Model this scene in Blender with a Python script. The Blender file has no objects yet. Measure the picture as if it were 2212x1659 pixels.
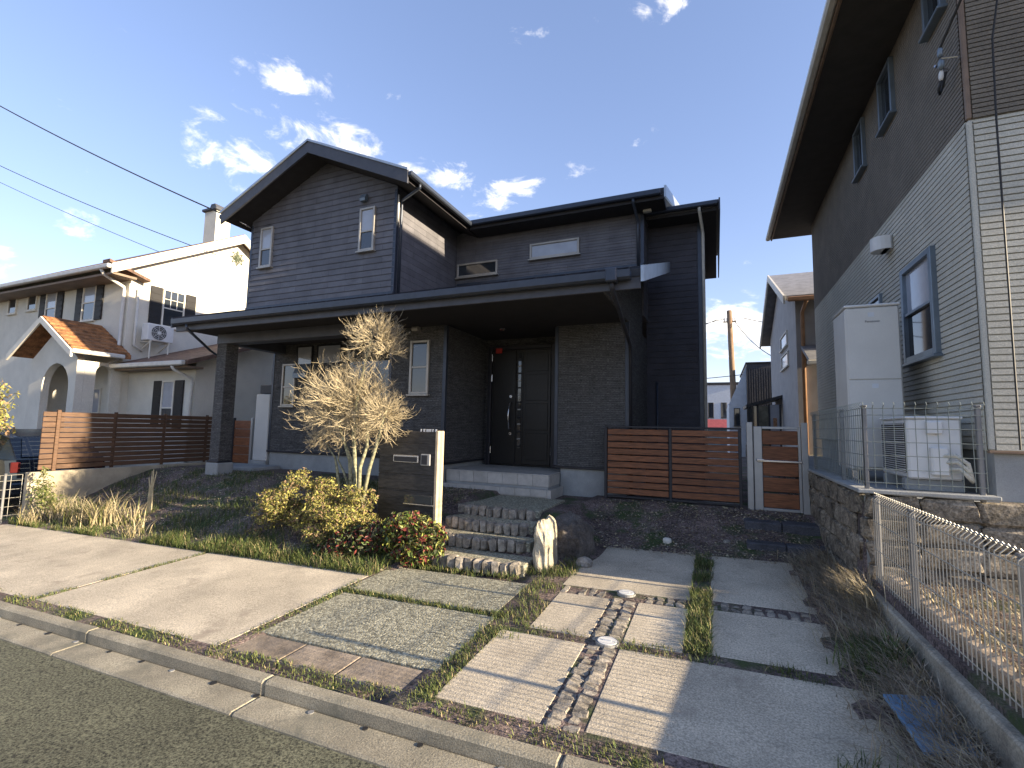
import bpy, math, random
import numpy as np
from mathutils import Vector, noise as mn
random.seed(7); RNG = np.random.default_rng(7)
SC = bpy.context.scene
COL = SC.collection

# ---------------------------------------------------------------- camera
HC = 1.6
PITCH, ROLL, YAW, FPX = math.radians(5.22), math.radians(1.18), math.radians(23.23), 1030.0
Fv = Vector((-math.sin(YAW)*math.cos(PITCH), math.cos(YAW)*math.cos(PITCH), math.sin(PITCH)))
Rv = Vector((math.cos(YAW), math.sin(YAW), 0)); Uv = Rv.cross(Fv)
R2 = Rv*math.cos(ROLL)+Uv*math.sin(ROLL); U2 = R2.cross(Fv)
cam_d = bpy.data.cameras.new('camera'); cam = bpy.data.objects.new('camera', cam_d); COL.objects.link(cam)
cam_d.sensor_width = 36; cam_d.lens = 36*FPX/2212; cam_d.clip_start = .05; cam_d.clip_end = 3000
from mathutils import Matrix
m = Matrix((R2, U2, -Fv)).transposed().to_4x4(); m.translation = Vector((0, 0, HC)); cam.matrix_world = m
SC.camera = cam
def ray(u, v): return (R2*((u-1106)/FPX)-U2*((v-829.5)/FPX)+Fv)   # direction through a pixel of the 2212 px wide view

# ---------------------------------------------------------------- light
SUN_EL = math.radians(15.0); SUN_DIR = Vector((1, -.025, 0)).normalized()*math.cos(SUN_EL)+Vector((0, 0, math.sin(SUN_EL)))
sd = bpy.data.lights.new('sun', 'SUN'); sd.energy = 5.0; sd.angle = math.radians(.55); sd.color = (1, .83, .6)
so = bpy.data.objects.new('sun', sd); COL.objects.link(so); so.rotation_euler = SUN_DIR.to_track_quat('Z', 'Y').to_euler()
so.location = (20, -1, 12)
W = bpy.data.worlds.new('World'); SC.world = W; W.use_nodes = True
wn = W.node_tree; wn.nodes.clear()
def wnode(t, **k):
    n = wn.nodes.new(t)
    for a, b in k.items(): setattr(n, a, b)
    return n
wl = wn.links.new
out = wnode('ShaderNodeOutputWorld'); bg = wnode('ShaderNodeBackground'); sky = wnode('ShaderNodeTexSky')
sky.sky_type = 'NISHITA'; sky.sun_disc = False; sky.sun_elevation = SUN_EL
sky.sun_rotation = math.atan2(SUN_DIR.x, SUN_DIR.y); sky.air_density = 1.0; sky.dust_density = .3; sky.ozone_density = 2.0; sky.altitude = 0
bg.inputs['Strength'].default_value = .15
tc = wnode('ShaderNodeTexCoord')
def wmath(op, a, b=None, c=None):
    n = wnode('ShaderNodeMath', operation=op)
    for i, q in enumerate((a, b, c)):
        if q is None: continue
        if isinstance(q, (int, float)): n.inputs[i].default_value = q
        else: wl(q, n.inputs[i])
    return n.outputs[0]
# clouds: puffs around these directions (u, v, half width, half height in view pixels, weight)
PUFFS = [(575,155,80,26,.62),(735,185,95,55,.75),(440,222,55,24,.6),(640,262,110,24,.55),(555,352,100,48,1.0),(395,345,45,24,.65),
         (760,318,110,30,.8),(945,380,95,26,.85),(1055,440,95,38,1.1),(1170,392,45,16,.5),(140,455,55,32,.8),(0,555,40,60,1.0),
         (1420,12,120,28,.75),(1140,70,40,14,.4),(1600,690,70,40,1.1),(1700,740,90,60,1.0),(1560,740,60,30,.8)]
nz = wnode('ShaderNodeTexNoise'); nz.inputs['Scale'].default_value = 11; nz.inputs['Detail'].default_value = 9; nz.inputs['Roughness'].default_value = .62
nz.inputs['Distortion'].default_value = .35
mpn = wnode('ShaderNodeMapping'); mpn.inputs['Scale'].default_value = (1, 1, 1.9); wl(tc.outputs['Generated'], mpn.inputs[0]); wl(mpn.outputs[0], nz.inputs['Vector'])
tot = None
for (u, v, hw, hh, wt) in PUFFS:
    d = ray(u, v); L = d.length; d.normalize()
    t = Vector((d.y, -d.x, 0)).normalized(); b = t.cross(d)
    vt = wnode('ShaderNodeVectorMath', operation='DOT_PRODUCT'); wl(tc.outputs['Generated'], vt.inputs[0]); vt.inputs[1].default_value = t/(hw/FPX/L)
    vb = wnode('ShaderNodeVectorMath', operation='DOT_PRODUCT'); wl(tc.outputs['Generated'], vb.inputs[0]); vb.inputs[1].default_value = b/(hh/FPX/L)
    vd = wnode('ShaderNodeVectorMath', operation='DOT_PRODUCT'); wl(tc.outputs['Generated'], vd.inputs[0]); vd.inputs[1].default_value = d
    r2 = wmath('ADD', wmath('MULTIPLY', vt.outputs['Value'], vt.outputs['Value']), wmath('MULTIPLY', vb.outputs['Value'], vb.outputs['Value']))
    g = wmath('MULTIPLY', wmath('MULTIPLY', wmath('POWER', 2.0, wmath('MULTIPLY', r2, -1.0)), wt), wmath('GREATER_THAN', vd.outputs['Value'], 0))
    tot = g if tot is None else wmath('ADD', tot, g)
nz2 = wnode('ShaderNodeTexNoise'); nz2.inputs['Scale'].default_value = 1.7; nz2.inputs['Detail'].default_value = 3
wl(mpn.outputs[0], nz2.inputs['Vector'])
bias = wmath('MULTIPLY', wmath('SUBTRACT', nz2.outputs['Fac'], .62), 1.2)       # sparse clouds all round
cl = wmath('ADD', wmath('MULTIPLY', wmath('SUBTRACT', nz.outputs['Fac'], .52), 4.2), wmath('ADD', wmath('MINIMUM', tot, 1.05), wmath('MAXIMUM', bias, 0)))
cr = wnode('ShaderNodeMapRange'); cr.interpolation_type = 'SMOOTHSTEP'; wl(cl, cr.inputs['Value'])
cr.inputs['From Min'].default_value = .56; cr.inputs['From Max'].default_value = 1.6; cr.inputs['To Max'].default_value = .92
gain = wnode('ShaderNodeMix', data_type='RGBA', blend_type='MULTIPLY'); gain.inputs[0].default_value = 1; hs = wnode('ShaderNodeHueSaturation'); hs.inputs['Saturation'].default_value = 1.12; hs.inputs['Value'].default_value = .88; gmn = wnode('ShaderNodeGamma'); gmn.inputs['Gamma'].default_value = .72; wl(sky.outputs[0], gmn.inputs['Color']); wl(gmn.outputs[0], hs.inputs['Color']); wl(hs.outputs[0], gain.inputs[6]); gain.inputs[7].default_value = (1.08, .95, 1.08, 1)
mixc = wnode('ShaderNodeMix', data_type='RGBA'); wl(cr.outputs[0], mixc.inputs[0]); wl(gain.outputs[2], mixc.inputs[6]); mixc.inputs[7].default_value = (4.6, 4.3, 3.9, 1)
wl(mixc.outputs[2], bg.inputs[0]); wl(bg.outputs[0], out.inputs[0])
SC.view_settings.view_transform = 'Standard'; SC.view_settings.look = 'None'; SC.view_settings.gamma = 1; SC.view_settings.exposure = 1.7
SC.view_settings.use_curve_mapping = False

# ---------------------------------------------------------------- materials
MATS = {}
def mat(name, col, rough=.8, var=.18, scale=6.0, bump=0.0, bscale=60.0, metal=0.0, spec=.4, col2=None, stretch=(1, 1, 1), fine=0.0, fscale=220.0, kind=None, **kw):
    """noise-mottled principled material: broad mottling, optional fine speckle, optional bump"""
    if name in MATS: return MATS[name]
    M = bpy.data.materials.new(name); M.use_nodes = True; nt = M.node_tree; N = nt.nodes; L = nt.links.new
    P = N['Principled BSDF']; P.inputs['Roughness'].default_value = rough; P.inputs['Metallic'].default_value = metal
    P.inputs['Specular IOR Level'].default_value = spec
    tcn = N.new('ShaderNodeTexCoord'); mp = N.new('ShaderNodeMapping'); mp.inputs['Scale'].default_value = stretch
    geo = N.new('ShaderNodeNewGeometry'); L(geo.outputs['Position'], mp.inputs[0])
    def ns(sc, det=5, ro=.6):
        n = N.new('ShaderNodeTexNoise'); n.inputs['Scale'].default_value = sc; n.inputs['Detail'].default_value = det; n.inputs['Roughness'].default_value = ro
        L(mp.outputs[0], n.inputs['Vector']); return n
    c2 = col2 or tuple(c*(1-2.2*var) if c*(1-2.2*var) > 0 else 0 for c in col)
    r = N.new('ShaderNodeMapRange'); r.inputs['From Min'].default_value = .3; r.inputs['From Max'].default_value = .7; L(ns(scale).outputs['Fac'], r.inputs[0])
    mx = N.new('ShaderNodeMix'); mx.data_type = 'RGBA'; L(r.outputs[0], mx.inputs[0]); mx.inputs[6].default_value = (*c2, 1); mx.inputs[7].default_value = (*tuple(min(1, c*(1+.35*var)) for c in col), 1)
    last = mx.outputs[2]
    if fine:
        f = ns(fscale, 3, .7); rr = N.new('ShaderNodeMapRange'); rr.inputs['From Min'].default_value = .35; rr.inputs['From Max'].default_value = .65
        rr.inputs['To Min'].default_value = 1-fine; rr.inputs['To Max'].default_value = 1+fine*.8; L(f.outputs['Fac'], rr.inputs[0])
        m2 = N.new('ShaderNodeMix'); m2.data_type = 'RGBA'; m2.blend_type = 'MULTIPLY'; m2.inputs[0].default_value = 1; L(last, m2.inputs[6]); L(rr.outputs[0], m2.inputs[7]); last = m2.outputs[2]
    oi = N.new('ShaderNodeObjectInfo'); ov = kw.get('objvar', 0)
    if ov:
        ro_ = N.new('ShaderNodeMapRange'); ro_.inputs['To Min'].default_value = 1-ov; ro_.inputs['To Max'].default_value = 1+ov; L(oi.outputs['Random'], ro_.inputs[0])
        m3 = N.new('ShaderNodeMix'); m3.data_type = 'RGBA'; m3.blend_type = 'MULTIPLY'; m3.inputs[0].default_value = 1; L(last, m3.inputs[6]); L(ro_.outputs[0], m3.inputs[7]); last = m3.outputs[2]
    if kw.get('patch'):        # stains / moss with a shape of their own
        pc, ps, lo, hi = kw['patch']
        pn = ns(ps, 6, .65); pr = N.new('ShaderNodeMapRange'); pr.inputs['From Min'].default_value = lo; pr.inputs['From Max'].default_value = hi; L(pn.outputs['Fac'], pr.inputs[0])
        m4 = N.new('ShaderNodeMix'); m4.data_type = 'RGBA'; L(pr.outputs[0], m4.inputs[0]); L(last, m4.inputs[6]); m4.inputs[7].default_value = (*pc, 1); last = m4.outputs[2]
    if kw.get('voro'):         # pebbles
        vs, = kw['voro']; v = N.new('ShaderNodeTexVoronoi'); v.inputs['Scale'].default_value = vs; L(mp.outputs[0], v.inputs['Vector'])
        cr_ = N.new('ShaderNodeValToRGB'); cr_.color_ramp.elements[0].color = (*tuple(c*.35 for c in col), 1); cr_.color_ramp.elements[1].color = (*tuple(min(1, c*1.9) for c in col), 1)
        e = cr_.color_ramp.elements.new(.5); e.color = (*col, 1)
        sp = N.new('ShaderNodeSeparateColor'); L(v.outputs['Color'], sp.inputs[0]); L(sp.outputs[0], cr_.inputs[0])
        m5 = N.new('ShaderNodeMix'); m5.data_type = 'RGBA'; m5.inputs[0].default_value = .8; L(last, m5.inputs[6]); L(cr_.outputs[0], m5.inputs[7]); last = m5.outputs[2]
        bp0 = N.new('ShaderNodeBump'); bp0.inputs['Strength'].default_value = .8; bp0.inputs['Distance'].default_value = .006; bp0.invert = True; L(v.outputs['Distance'], bp0.inputs['Height'])
    L(last, P.inputs['Base Color'])
    if bump:
        b = N.new('ShaderNodeBump'); b.inputs['Strength'].default_value = 1; b.inputs['Distance'].default_value = bump; L(ns(bscale, 6, .65).outputs['Fac'], b.inputs['Height'])
        if kw.get('voro'): L(bp0.outputs[0], b.inputs['Normal'])
        L(b.outputs[0], P.inputs['Normal'])
    elif kw.get('voro'): L(bp0.outputs[0], P.inputs['Normal'])
    if kw.get('trans'):
        P.inputs['Transmission Weight'].default_value = kw['trans']
    MATS[name] = M; return M
def brick_joint(M, w, h, off=.5, dist=.004):
    """adds staggered vertical joints (relief and hairline colour) to a wall material, rows h high"""
    nt = M.node_tree; N = nt.nodes; L = nt.links.new; P = N['Principled BSDF']
    g = N.new('ShaderNodeNewGeometry'); s = N.new('ShaderNodeSeparateXYZ'); L(g.outputs['Position'], s.inputs[0])
    a = N.new('ShaderNodeMath'); a.operation = 'ADD'; L(s.outputs[0], a.inputs[0]); L(s.outputs[1], a.inputs[1])
    c = N.new('ShaderNodeCombineXYZ'); L(a.outputs[0], c.inputs[0]); L(s.outputs[2], c.inputs[1])
    b = N.new('ShaderNodeTexBrick'); L(c.outputs[0], b.inputs['Vector']); b.inputs['Scale'].default_value = 1; b.inputs['Brick Width'].default_value = w; b.inputs['Row Height'].default_value = h
    b.inputs['Mortar Size'].default_value = .004; b.inputs['Mortar Smooth'].default_value = .2; b.offset = off
    b.inputs['Color1'].default_value = (.86, .86, .86, 1); b.inputs['Color2'].default_value = (1.06, 1.06, 1.06, 1); b.inputs['Mortar'].default_value = (.55, .55, .55, 1)
    src = P.inputs['Base Color'].links[0].from_socket
    m_ = N.new('ShaderNodeMix'); m_.data_type = 'RGBA'; m_.blend_type = 'MULTIPLY'; m_.inputs[0].default_value = 1; L(src, m_.inputs[6]); L(b.outputs['Color'], m_.inputs[7]); L(m_.outputs[2], P.inputs['Base Color'])
    bp = N.new('ShaderNodeBump'); bp.inputs['Distance'].default_value = dist; bp.invert = True; L(b.outputs['Fac'], bp.inputs['Height'])
    if P.inputs['Normal'].links: L(P.inputs['Normal'].links[0].from_socket, bp.inputs['Normal'])
    L(bp.outputs[0], P.inputs['Normal']); return M

sid2 = brick_joint(mat('siding_slate', (.15, .147, .16), .6, .14, 3, .003, 90, fine=.22, fscale=160), .9, .125)
sid1 = brick_joint(mat('siding_rough_charcoal', (.135, .132, .128), .85, .2, 5, .014, 14, fine=.65, fscale=26, stretch=(1, 1, 5)), .45, .03, .5, .008)
roofdk = mat('roof_dark', (.03, .03, .036), .55, .2, 5, .004, 40)
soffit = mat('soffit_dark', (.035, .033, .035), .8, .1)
trimdk = mat('trim_bluegrey_metal', (.05, .06, .08), .35, .1, 8, metal=.3)
fascia = mat('fascia_charcoal', (.07, .073, .085), .5, .12, 6, .001, 60)
rakemetal = mat('rake_pale_metal', (.42, .47, .52), .35, .12, 7, metal=.5)
frame = mat('window_frame_champagne', (.42, .39, .34), .4, .08, metal=.3)
framebl = mat('window_frame_blue_grey', (.17, .21, .25), .35, .1, metal=.3)
glass = mat('window_glass_dark', (.03, .036, .042), .04, .05, spec=1.0)
glasssky = mat('window_glass_painted_sky_frosted', (.4, .42, .46), .08, .08, 3, spec=.9)  # pale colour paints sky reflection into panes; frosted glass in the porch recess
doorm = mat('door_black', (.02, .019, .018), .4, .2, 20, .002, 30, stretch=(4, 4, .6))
steel = mat('steel', (.6, .6, .62), .25, .05, metal=.9)
alum = mat('aluminium_silver', (.42, .42, .41), .45, .06, metal=.6)
conc = mat('concrete_foundation', (.34, .35, .34), .9, .12, 3, .003, 50, fine=.15, patch=((.2, .2, .19), 1.5, .6, .72))
tilem = mat('porch_tile', (.5, .47, .42), .6, .12, 6, .001, 80, fine=.12, objvar=.08)
slab = mat('driveway_concrete', (.6, .52, .39), .9, .16, 1.6, .004, 90, fine=.38, fscale=85, patch=((.3, .25, .19), 2.2, .58, .75), objvar=.05)
aggr = mat('exposed_aggregate', (.29, .275, .2), .85, .15, 3, voro=(58,), bump=.002, bscale=120)
slate = mat('slate_paver', (.36, .29, .215), .85, .25, 5, .006, 25, fine=.25, fscale=90, objvar=.12)
cobble = mat('cobble_granite', (.35, .31, .25), .9, .3, 14, .008, 45, fine=.35, fscale=120, objvar=.2)
kerbm = mat('kerb_concrete', (.38, .34, .25), .9, .2, 2, .004, 80, fine=.45, fscale=120, patch=((.17, .16, .12), 2.2, .5, .66))
asph = mat('asphalt', (.13, .13, .085), .9, .18, 1.2, .006, 160, fine=.9, fscale=70)
soil = mat('soil', (.22, .165, .145), .95, .3, 2.5, .05, 16, fine=.7, fscale=45, patch=((.06, .085, .03), 2.0, .5, .62))
moss = mat('moss_soil', (.15, .12, .08), .95, .3, 3, .02, 20, fine=.5, fscale=90, patch=((.1, .13, .04), 4.0, .46, .56))
white = mat('stucco_white', (.68, .65, .56), .9, .07, 1.5, .006, 45, fine=.14, fscale=60, patch=((.55, .54, .48), 1.2, .6, .75))
whitetrim = mat('trim_cream', (.72, .68, .58), .6, .06)
rooftile = mat('roof_tile_orange', (.42, .19, .075), .8, .35, 5, .008, 18, fine=.3, fscale=40)
roofbr = mat('roof_tile_brown', (.2, .12, .085), .8, .3, 6, .008, 18, fine=.3, fscale=40)
shutter = mat('shutter_black', (.016, .015, .015), .6, .2)
fencebr = mat('fence_slat_brown', (.12, .066, .036), .65, .2, 6, .002, 40, stretch=(1, 1, 8), objvar=.15)
fencered = mat('fence_board_redbrown', (.26, .1, .042), .55, .28, 5, .002, 30, stretch=(1.2, 1.2, 14), objvar=.15)
blackm = mat('frame_black', (.025, .025, .03), .45, .1)
rhwhite = mat('siding_ivory', (.55, .53, .45), .8, .08, 2, .002, 90, fine=.18, fscale=90)
rhbrown = mat('siding_brown', (.2, .175, .14), .85, .12, 3, .003, 60, fine=.25, fscale=90)
rhcorner = mat('corner_brown', (.23, .16, .11), .6, .15)
rhsoff = mat('right_soffit', (.06, .055, .05), .8, .1)
gutterw = mat('gutter_pale', (.62, .6, .54), .45, .08)
copper = mat('downpipe_brown', (.35, .2, .11), .5, .15)
tank = mat('appliance_beige', (.6, .59, .55), .5, .05, 2, fine=.06)
plast = mat('appliance_white', (.68, .68, .66), .5, .05)
darkgr = mat('grille_dark', (.05, .05, .05), .6, .1)
block = mat('block_split_face', (.34, .29, .22), .95, .35, 7, .03, 22, fine=.55, fscale=45, objvar=.12)
meshw = mat('wire_pale', (.46, .44, .38), .45, .08, metal=.3)
meshg = mat('wire_grey_green', (.22, .25, .23), .45, .08, metal=.3)
granite = mat('pillar_dark_stone', (.05, .045, .04), .55, .35, 7, .004, 30, fine=.4, fscale=90, stretch=(1, 1, 5))
sunedge = mat('pillar_edge_sunlit', (.55, .44, .3), .85, .12, 8, .003, 60, fine=.15)  # sunlight on the pillar's right side is put into this pale colour
rock = mat('boulder', (.36, .33, .28), .95, .3, 4, .03, 14, fine=.35, fscale=60)
bark = mat('twig_gold', (.5, .42, .27), .8, .2, 20)
barkd = mat('stem_grey_green', (.36, .35, .22), .9, .35, 25, .006, 50)
leafs = [mat('leaf_yellow_green', (.32, .31, .07), .65, .3, 30), mat('leaf_olive', (.2, .2, .06), .65, .3, 30), mat('leaf_yellow', (.42, .37, .1), .65, .25, 30), mat('leaf_tan', (.3, .2, .11), .7, .3, 30)]
leafr = [mat('leaf_green_gloss', (.1, .15, .03), .45, .3, 30), mat('leaf_lime', (.26, .28, .06), .5, .3, 30), mat('leaf_red', (.2, .04, .03), .5, .3, 30), mat('leaf_dark', (.05, .06, .02), .5, .3, 30)]
grassm = [mat('grass_green', (.09, .13, .03), .7, .35, 9), mat('grass_olive', (.15, .17, .045), .7, .3, 9), mat('grass_straw', (.4, .33, .17), .8, .25, 9)]
straw = [mat('straw_pale', (.52, .44, .27), .85, .25, 9), mat('straw_brown', (.36, .28, .19), .85, .3, 9), mat('straw_grey', (.44, .38, .29), .85, .3, 9)]
wirem = mat('cable_black', (.02, .02, .02), .6, .1)
polem = mat('pole_wood', (.3, .2, .12), .85, .25, 6, .004, 30, stretch=(4, 4, .5))
grey = mat('back_house_grey', (.38, .37, .36), .9, .08, 3, .004, 40, fine=.12)
greyroof = mat('back_roof_grey', (.27, .27, .28), .8, .15, 5, .004, 30)
blackrib = mat('ribbed_black_metal', (.06, .06, .065), .5, .15, 6, .01, 18, stretch=(3, 3, .1))
palebl = mat('back_building_pale', (.62, .66, .68), .8, .06)
redroof = mat('back_red_roof', (.3, .06, .06), .7, .2)
carp = mat('car_dark_blue', (.012, .02, .032), .25, .1, spec=.8)
tyre = mat('tyre', (.02, .02, .02), .8, .1)
bluep = mat('plastic_board_blue', (.16, .33, .55), .5, .15, 5, .002, 30, fine=.15)
paper = mat('notice_paper', (.6, .63, .66), .7, .06, 5)
ink = mat('print_ink', (.1, .1, .12), .7, .05)
redst = mat('sticker_red', (.5, .04, .03), .5, .1)
ironm = mat('iron', (.1, .12, .07), .5, .2)
planetile = mat('platform_grey', (.3, .3, .29), .9, .1, 3, .003, 50)

# ---------------------------------------------------------------- mesh helpers
class MB:
    def __init__(s): s.v = []; s.f = []; s.mi = []
    def add(s, vs, fs, mi=0):
        o = len(s.v); s.v.extend([tuple(q) for q in vs]); s.f.extend([tuple(i+o for i in f) for f in fs]); s.mi.extend([mi]*len(fs)); return s
    def box(s, x0, x1, y0, y1, z0, z1, mi=0):
        return s.add([(x0,y0,z0),(x1,y0,z0),(x1,y1,z0),(x0,y1,z0),(x0,y0,z1),(x1,y0,z1),(x1,y1,z1),(x0,y1,z1)],
                     [(0,3,2,1),(4,5,6,7),(0,1,5,4),(1,2,6,5),(2,3,7,6),(3,0,4,7)], mi)
    def cbox(s, x0, x1, y0, y1, z0, z1, c=.01, mi=0):
        """box with chamfered edges"""
        v = []; idx = {}
        for ax in range(3):
            for i in (0, 1):
                for j in (0, 1):
                    for k in (0, 1):
                        p = [[x0, x1][i], [y0, y1][j], [z0, z1][k]]; sg = [1 if i == 0 else -1, 1 if j == 0 else -1, 1 if k == 0 else -1]
                        q = [p[a]+(0 if a == ax else c*sg[a]) for a in range(3)]
                        idx[(ax, i, j, k)] = len(v); v.append(q)
        f = []
        for i in (0, 1): f.append(tuple(idx[(0, i, a, b)] for a, b in ((0,0),(0,1),(1,1),(1,0))))
        for j in (0, 1): f.append(tuple(idx[(1, a, j, b)] for a, b in ((0,0),(0,1),(1,1),(1,0))))
        for k in (0, 1): f.append(tuple(idx[(2, a, b, k)] for a, b in ((0,0),(0,1),(1,1),(1,0))))
        for i in (0, 1):
            for j in (0, 1): f.append((idx[(0,i,j,0)], idx[(0,i,j,1)], idx[(1,i,j,1)], idx[(1,i,j,0)]))
        for i in (0, 1):
            for k in (0, 1): f.append((idx[(0,i,0,k)], idx[(0,i,1,k)], idx[(2,i,1,k)], idx[(2,i,0,k)]))
        for j in (0, 1):
            for k in (0, 1): f.append((idx[(1,0,j,k)], idx[(1,1,j,k)], idx[(2,1,j,k)], idx[(2,0,j,k)]))
        for i in (0, 1):
            for j in (0, 1):
                for k in (0, 1): f.append((idx[(0,i,j,k)], idx[(1,i,j,k)], idx[(2,i,j,k)]))
        return s.add(v, f, mi)
    def prism(s, poly, axis, a, b, mi=0):
        """extrude a 2-D polygon along axis ('x': poly is (y,z), 'y': (x,z), 'z': (x,y)) from a to b"""
        n = len(poly)
        def p(q, t): return {'x': (t, q[0], q[1]), 'y': (q[0], t, q[1]), 'z': (q[0], q[1], t)}[axis]
        vs = [p(q, a) for q in poly]+[p(q, b) for q in poly]
        return s.add(vs, [tuple(range(n))[::-1], tuple(range(n, 2*n))]+[(i, (i+1) % n, n+(i+1) % n, n+i) for i in range(n)], mi)
    def tube(s, pts, rad, n=6, mi=0, cap=True):
        pts = [Vector(p) for p in pts]; rad = rad if isinstance(rad, (list, tuple)) else [rad]*len(pts)
        o = len(s.v); prev = None
        for i, p in enumerate(pts):
            t = (pts[min(i+1, len(pts)-1)]-pts[max(i-1, 0)])
            t = t.normalized() if t.length > 1e-9 else Vector((0, 0, 1))
            a = t.cross(Vector((0, 0, 1)) if abs(t.z) < .9 else Vector((1, 0, 0))).normalized() if prev is None else (prev-t*prev.dot(t)).normalized()
            prev = a; b = t.cross(a)
            for k in range(n):
                an = 2*math.pi*k/n; s.v.append(tuple(p+(a*math.cos(an)+b*math.sin(an))*rad[i]))
        for i in range(len(pts)-1):
            for k in range(n):
                s.f.append((o+i*n+k, o+i*n+(k+1) % n, o+(i+1)*n+(k+1) % n, o+(i+1)*n+k)); s.mi.append(mi)
        if cap:
            s.f.append(tuple(o+k for k in range(n))[::-1]); s.f.append(tuple(o+(len(pts)-1)*n+k for k in range(n))); s.mi += [mi, mi]
        return s
    def disc(s, c, r, n=20, h=.01, mi=0):
        return s.tube([(c[0], c[1], c[2]), (c[0], c[1], c[2]+h)], r, n, mi)
    def mesh(s, name, mats):
        me = bpy.data.meshes.new(name); me.from_pydata(s.v, [], s.f)
        for q in (mats if isinstance(mats, (list, tuple)) else [mats]): me.materials.append(q)
        if any(s.mi): me.polygons.foreach_set('material_index', s.mi)
        me.update(); return me
def link(o, parent=None):
    COL.objects.link(o)
    if parent is not None:
        o.parent = parent
        w = Vector((0, 0, 0)); q = parent
        while q: w += q.location; q = q.parent
        o.location = -w+o.location
    return o
def obj(name, mb, mats, parent=None, smooth=False):
    me = mb.mesh(name, mats)
    if smooth: me.polygons.foreach_set('use_smooth', [True]*len(me.polygons))
    o = bpy.data.objects.new(name, me); return link(o, parent)
def inst(name, me, loc, parent, rot=None):
    o = bpy.data.objects.new(name, me); o.location = loc
    if rot: o.rotation_euler = rot
    return link(o, parent)
def tag(o, label, cat, group=None):
    o['label'] = label; o['category'] = cat
    if group: o['group'] = group
    return o
def struct(o): o['kind'] = 'structure'; return o
def stuff(o): o['kind'] = 'stuff'; return o
def thing(name, label, cat, loc, group=None):
    o = bpy.data.objects.new(name, None); o.empty_display_size = .2; COL.objects.link(o); o.location = loc; return tag(o, label, cat, group)
def ss(t): t = max(0., min(1., t)); return t*t*(3-2*t)

# ---------------------------------------------------------------- ground
def drive(x, y): return .025*(max(-13, min(3, x))+3)+.03*(min(y, 6.6)-5.4)
def roadz(x): return .025*(max(-60, min(60, x))+3)-.0975-.085
def ground_z(x, y):
    if y < 2.40: return roadz(x)-.12 if y < 2.2 else roadz(x)-.05
    if x > 1.2:
        return 1.05 if y > 5.28 else .36+.02*mn.noise(Vector((x*3, y*3, 0)))
    if x < -11.5: return -.26
    d = drive(x, y)-.003
    n1 = mn.noise(Vector((x*1.1, y*1.1, 3.1))); n2 = mn.noise(Vector((x*4, y*4, 1.7)))
    top = .55
    if x < -3.35:                                  # planted bank
        t = ss((y-4.46-.05*abs(n1))/(2.45))
        z = d+(top-d)*t+(.055*n1+.03*n2)*min(1, t*5)*(1 if y < 7 else .2)
        z += min(1, t*5)*.16*math.exp(-((x+5.6)/1.5)**2-((y-5.5)/.8)**2)
    elif x < -1.9:                                 # under the steps
        z = d+(.46-d)*max(0, min(1, (y-4.95)/1.2))-.05*(1 if y < 6.2 else 0)
    else:
        t = ss((y-6.44-.05*abs(n1))/1.3); z = d+(.5-d)*t+(.04*n1+.02*n2)*min(1, t*4)*(1 if y < 7.8 else .2)
        z += .3*math.exp(-((x+1.78)/.2)**2-((y-6.15)/.5)**2)
        if x > .75 and y < 6.6: z += .07*ss((x-.8)/.3)+.03*n2
    return z
def axis_pts(rs):
    o = []
    for a, b, st in rs: o += list(np.arange(a, b-1e-6, st))
    return o+[rs[-1][1]]
gx = axis_pts([(-600,-60,90),(-60,-14,4),(-14,-11.52,.4),(-11.52,-11.48,.04),(-11.48,1.19,.09),(1.19,1.21,.02),(1.21,3,.3),(3,60,5),(60,600,90)])
gy = axis_pts([(-600,-40,80),(-40,2.19,4),(2.19,2.21,.02),(2.21,2.39,.09),(2.39,2.41,.02),(2.41,5.27,.09),(5.27,5.29,.02),(5.29,8.2,.09),(8.2,16,.6),(16,60,4),(60,1400,120)])
gv = [(x, y, ground_z(x, y)) for y in gy for x in gx]; nx = len(gx)
gm = MB(); gm.v = gv; gm.f = [(j*nx+i, j*nx+i+1, (j+1)*nx+i+1, (j+1)*nx+i) for j in range(len(gy)-1) for i in range(nx-1)]; gm.mi = [0]*len(gm.f)
ground = struct(obj('ground', gm, soil, smooth=True))

rm = MB()
xs = list(range(-60, 61, 2))
for a, b in zip(xs[:-1], xs[1:]): rm.add([(a, -40, roadz(a)), (b, -40, roadz(b)), (b, 2.16, roadz(b)), (a, 2.16, roadz(a))], [(0, 1, 2, 3)])
struct(obj('road', rm, asph))
# kerb and gutter: blocks 2 m long
kerb = bpy.data.objects.new('kerb', None); COL.objects.link(kerb); kerb.location = (0, 2.4, -.2); struct(kerb)
def sheared(x0, x1, y0, y1, h0, h1, c=.012, zf=None):
    """chamfered box whose z follows the slope of the street"""
    b = MB(); b.cbox(x0, x1, y0, y1, 0, 1, c); vs = []
    for (x, y, z) in b.v:
        base = zf(x, y) if zf else roadz(x)
        t = 0 if z < .5 else 1
        ch = (z if z < .5 else z-1)
        vs.append((x, y, base+(h0 if t == 0 else h1)+ch))
    b.v = vs; return b
k = -25.0
while k < 22:
    x0, x1 = k+.27, k+2.267
    obj('gutter_stone', sheared(x0, x1, 2.155, 2.372, -.1, .022), kerbm, kerb)
    obj('kerb_stone', sheared(x0+.0005, x1-.0005, 2.376, 2.475, -.1, .105, .016), kerbm, kerb)
    k += 2.0
for i in range(26):
    x = -8.6+i*.42+random.uniform(-.05, .05); b = MB(); b.disc((x, 2.345, roadz(x)+.021), .016+.008*random.random(), 10, .006); obj('drain_stud', b, wirem if i % 3 else alum, kerb)

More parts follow.
